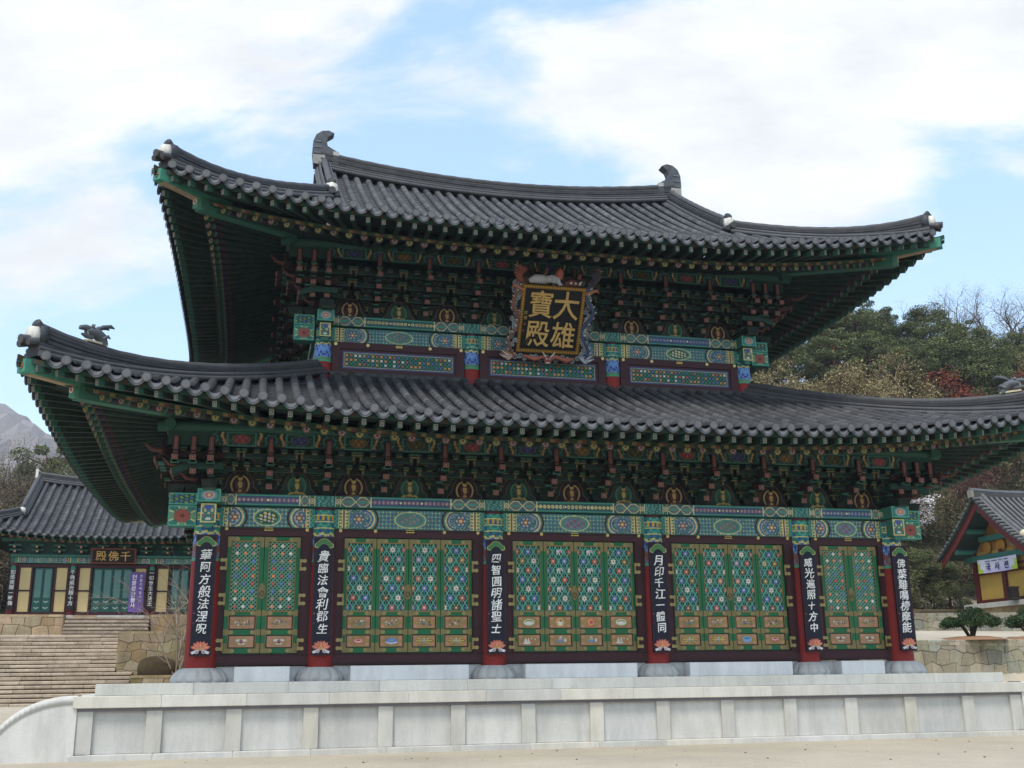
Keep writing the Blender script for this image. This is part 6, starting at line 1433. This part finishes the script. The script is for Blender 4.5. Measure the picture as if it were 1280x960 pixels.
for x, y, h in ((-25.8, 46.2, 8), (-28.2, 46.8, 9), (-23.2, 49.5, 9), (-26, 56, 8), (-21.8, 55, 8), (-29.6, 49.4, 8.5)): tree('olive', x, y, h, wide=1.2)
# bare shrub before the rear hall, cut off branches at the far left
def bare_shrub(x, y, z, h, label, seed, droop=.05, n=6):
    t = thing('bare_shrub', (x, y, z), label, 'shrub'); rnd = random.Random(seed); mb = MB(); tips = []
    for k in range(n):
        a = rnd.uniform(0, 6.28); branch(mb, (0, 0, -.1), (.45 * math.cos(a), .45 * math.sin(a), 1), h * .5, .05, 3, rnd, (150, 136, 120), tips, .55, droop, 4)
    mb.build('branches', M_BARK, t)
bare_shrub(-11.7, 26.8, -.1, 6.6, 'leafless grey shrub with arching twigs beside the big hall corner column', 3)
bare_shrub(-21.9, 31.6, 2.1, 4.2, 'leafless shrub left of the rear hall corner column', 6)
bare_shrub(-10.4, 29.2, -.1, 5.0, 'second leafless grey shrub behind the corner column of the big hall', 9)
# clipped round pines on the sandy court
def round_pine(x, y, s, label, seed):
    z = float(terrain_z(x, y)) + .12; t = thing('round_pine', (x, y, z), label, 'pine bush', 'clipped round pines'); rnd = random.Random(seed); tr = MB(); cr = MB(); cs = []; rs = []
    for k in range(9):
        a = k * 2.4 + rnd.uniform(-.3, .3); R_2 = rnd.uniform(.35, .95) if k else 0; q = np.array((R_2 * math.cos(a), R_2 * math.sin(a), rnd.uniform(.62, .8))); tr.tube([(0, 0, -.2), q * .45 + (0, 0, .05), q], [.07, .055, .03], 6, (58, 46, 38))
    for k in range(90):
        a = rnd.uniform(0, 6.28); R_2 = 1.12 * math.sqrt(rnd.uniform(0, 1)); cs.append((R_2 * math.cos(a), R_2 * math.sin(a), .5 + rnd.uniform(.05, .8) * (1 - (R_2 / 1.25) ** 1.2) + rnd.uniform(-.06, .06))); rs.append(rnd.uniform(.16, .27))
    leaf_quads(cr, cs, 12000, rs, .032, [(40, 58, 30), (52, 74, 36), (30, 44, 26), (64, 86, 44)], seed, .7, .0); tr.build('trunk', M_BARK, t); cr.build('crown', M_LEAF, t); t.scale = (s, s, s)
def mound(x, y, r):
    mb = MB(); z = float(terrain_z(x, y)); mb.lathe([(r, -.06), (r * .8, .06), (r * .45, .13), (r * .1, .15)], 20, (140, 108, 82), (x, y, z), wob=lambda a, k: .06 * np.sin(a * 3 + k)); tag(mb.build('soil_ground', bpy.data.materials['sandy_ground']), kind='structure')
round_pine(23.7, 16.3, 1.06, 'clipped umbrella shaped pine on a reddish mound, nearer to the big hall', 3); mound(23.7, 16.3, 1.6)
round_pine(27.15, 16.6, 1.05, 'clipped umbrella shaped pine farther from the big hall, half out of view on the right', 5); mound(27.2, 16.3, 1.8)
# low undergrowth on both slopes, loose stones on the sand
def scatter(name, n, box, cols, size, hgt, seed):
    g = np.random.default_rng(seed); x = g.uniform(box[0], box[1], n); y = g.uniform(box[2], box[3], n); z = terrain_z(x, y); mb = MB(); c = np.stack([x, y, z + hgt * .4], 1); leaf_quads(mb, c, n * 14, hgt, size, cols, seed, .8); tag(mb.build(name, M_LEAF), kind='stuff')
scatter('undergrowth', 1500, (20, 66, 30.5, 62), [(50, 58, 34), (62, 62, 38), (40, 50, 30), (76, 70, 46)], .12, 1.0, 3)
scatter('undergrowth', 420, (21, 46, 30.5, 42), [(44, 56, 32), (36, 48, 28), (58, 64, 38)], .1, 1.3, 8)
scatter('undergrowth', 600, (-42, -10, 45, 72), [(80, 74, 46), (70, 64, 42), (92, 82, 56)], .13, .7, 4)
g = np.random.default_rng(9); mb = MB()
for k in range(70):
    x, y = g.uniform(-13, 17), g.uniform(-11, -2.2); s = g.uniform(.008, .03); c = g.uniform(70, 130); mb.lathe([(s, 0), (s * .9, s * .5), (s * .3, s * .8)], 6, (c, c * .95, c * .86), (x, y, GZ), wob=lambda a, q: .2 * np.sin(a * 2 + k))
tag(mb.build('pebbles', M_STONE), kind='stuff')
# rocky mountain far behind on the left
def mountain():
    xs_ = np.linspace(-420, 120, 110); ys_ = np.linspace(380, 700, 50); X, Y = np.meshgrid(xs_, ys_, indexing='ij'); pro = np.exp(-((Y - 500) / 85) ** 2); crest = 116 + 26 * np.exp(-((X + 190) / 70) ** 2) - .18 * np.clip(X + 110, 0, 400) - .1 * np.clip(-X - 260, 0, 400)
    g2 = np.random.default_rng(5); nz = sum(np.sin(X * f * a + ph) * np.sin(Y * f * b + ph * 2) / f * k for f, a, b, ph, k in ((.03, 1, .8, 1, .25), (.07, .9, 1.2, 2, .3), (.15, 1.1, .7, 3, .32), (.33, .8, 1, 4, .4), (.6, 1, 1, 5, .5)))
    Z = crest * pro + nz * pro + g2.normal(0, 1.2, X.shape) * pro - 4; P = np.stack([X, Y, Z], -1); zm = (Z[1:, 1:] + Z[:-1, :-1]) / 2; rock = sst(60, 100, zm + g2.normal(0, 10, zm.shape))[..., None]
    c = np.array((100, 94, 84)) * (1 - rock) + np.array((132, 127, 126)) * rock; mb = MB(); mb.grid(P, c + g2.normal(0, 7, zm.shape)[..., None]); tag(mb.build('mountain', M_STONE), kind='structure')
mountain()

# ------------------------------------------------------------------ thin spring haze between the hall and the far ridge
def haze():
    mb = MB(); mb.box((-40, 330, 90), (1000, 900, 200), (200, 210, 220)); m, t, b, L = new_mat('haze'); t.nodes.remove(b)
    v = N(t, 'ShaderNodeVolumePrincipled'); v.inputs['Color'].default_value = (.86, .92, 1.0, 1); v.inputs['Density'].default_value = .0003; v.inputs['Anisotropy'].default_value = .2
    L(v.outputs[0], t.nodes['Material Output'].inputs['Volume']); tag(mb.build('haze', m), kind='stuff')
haze()
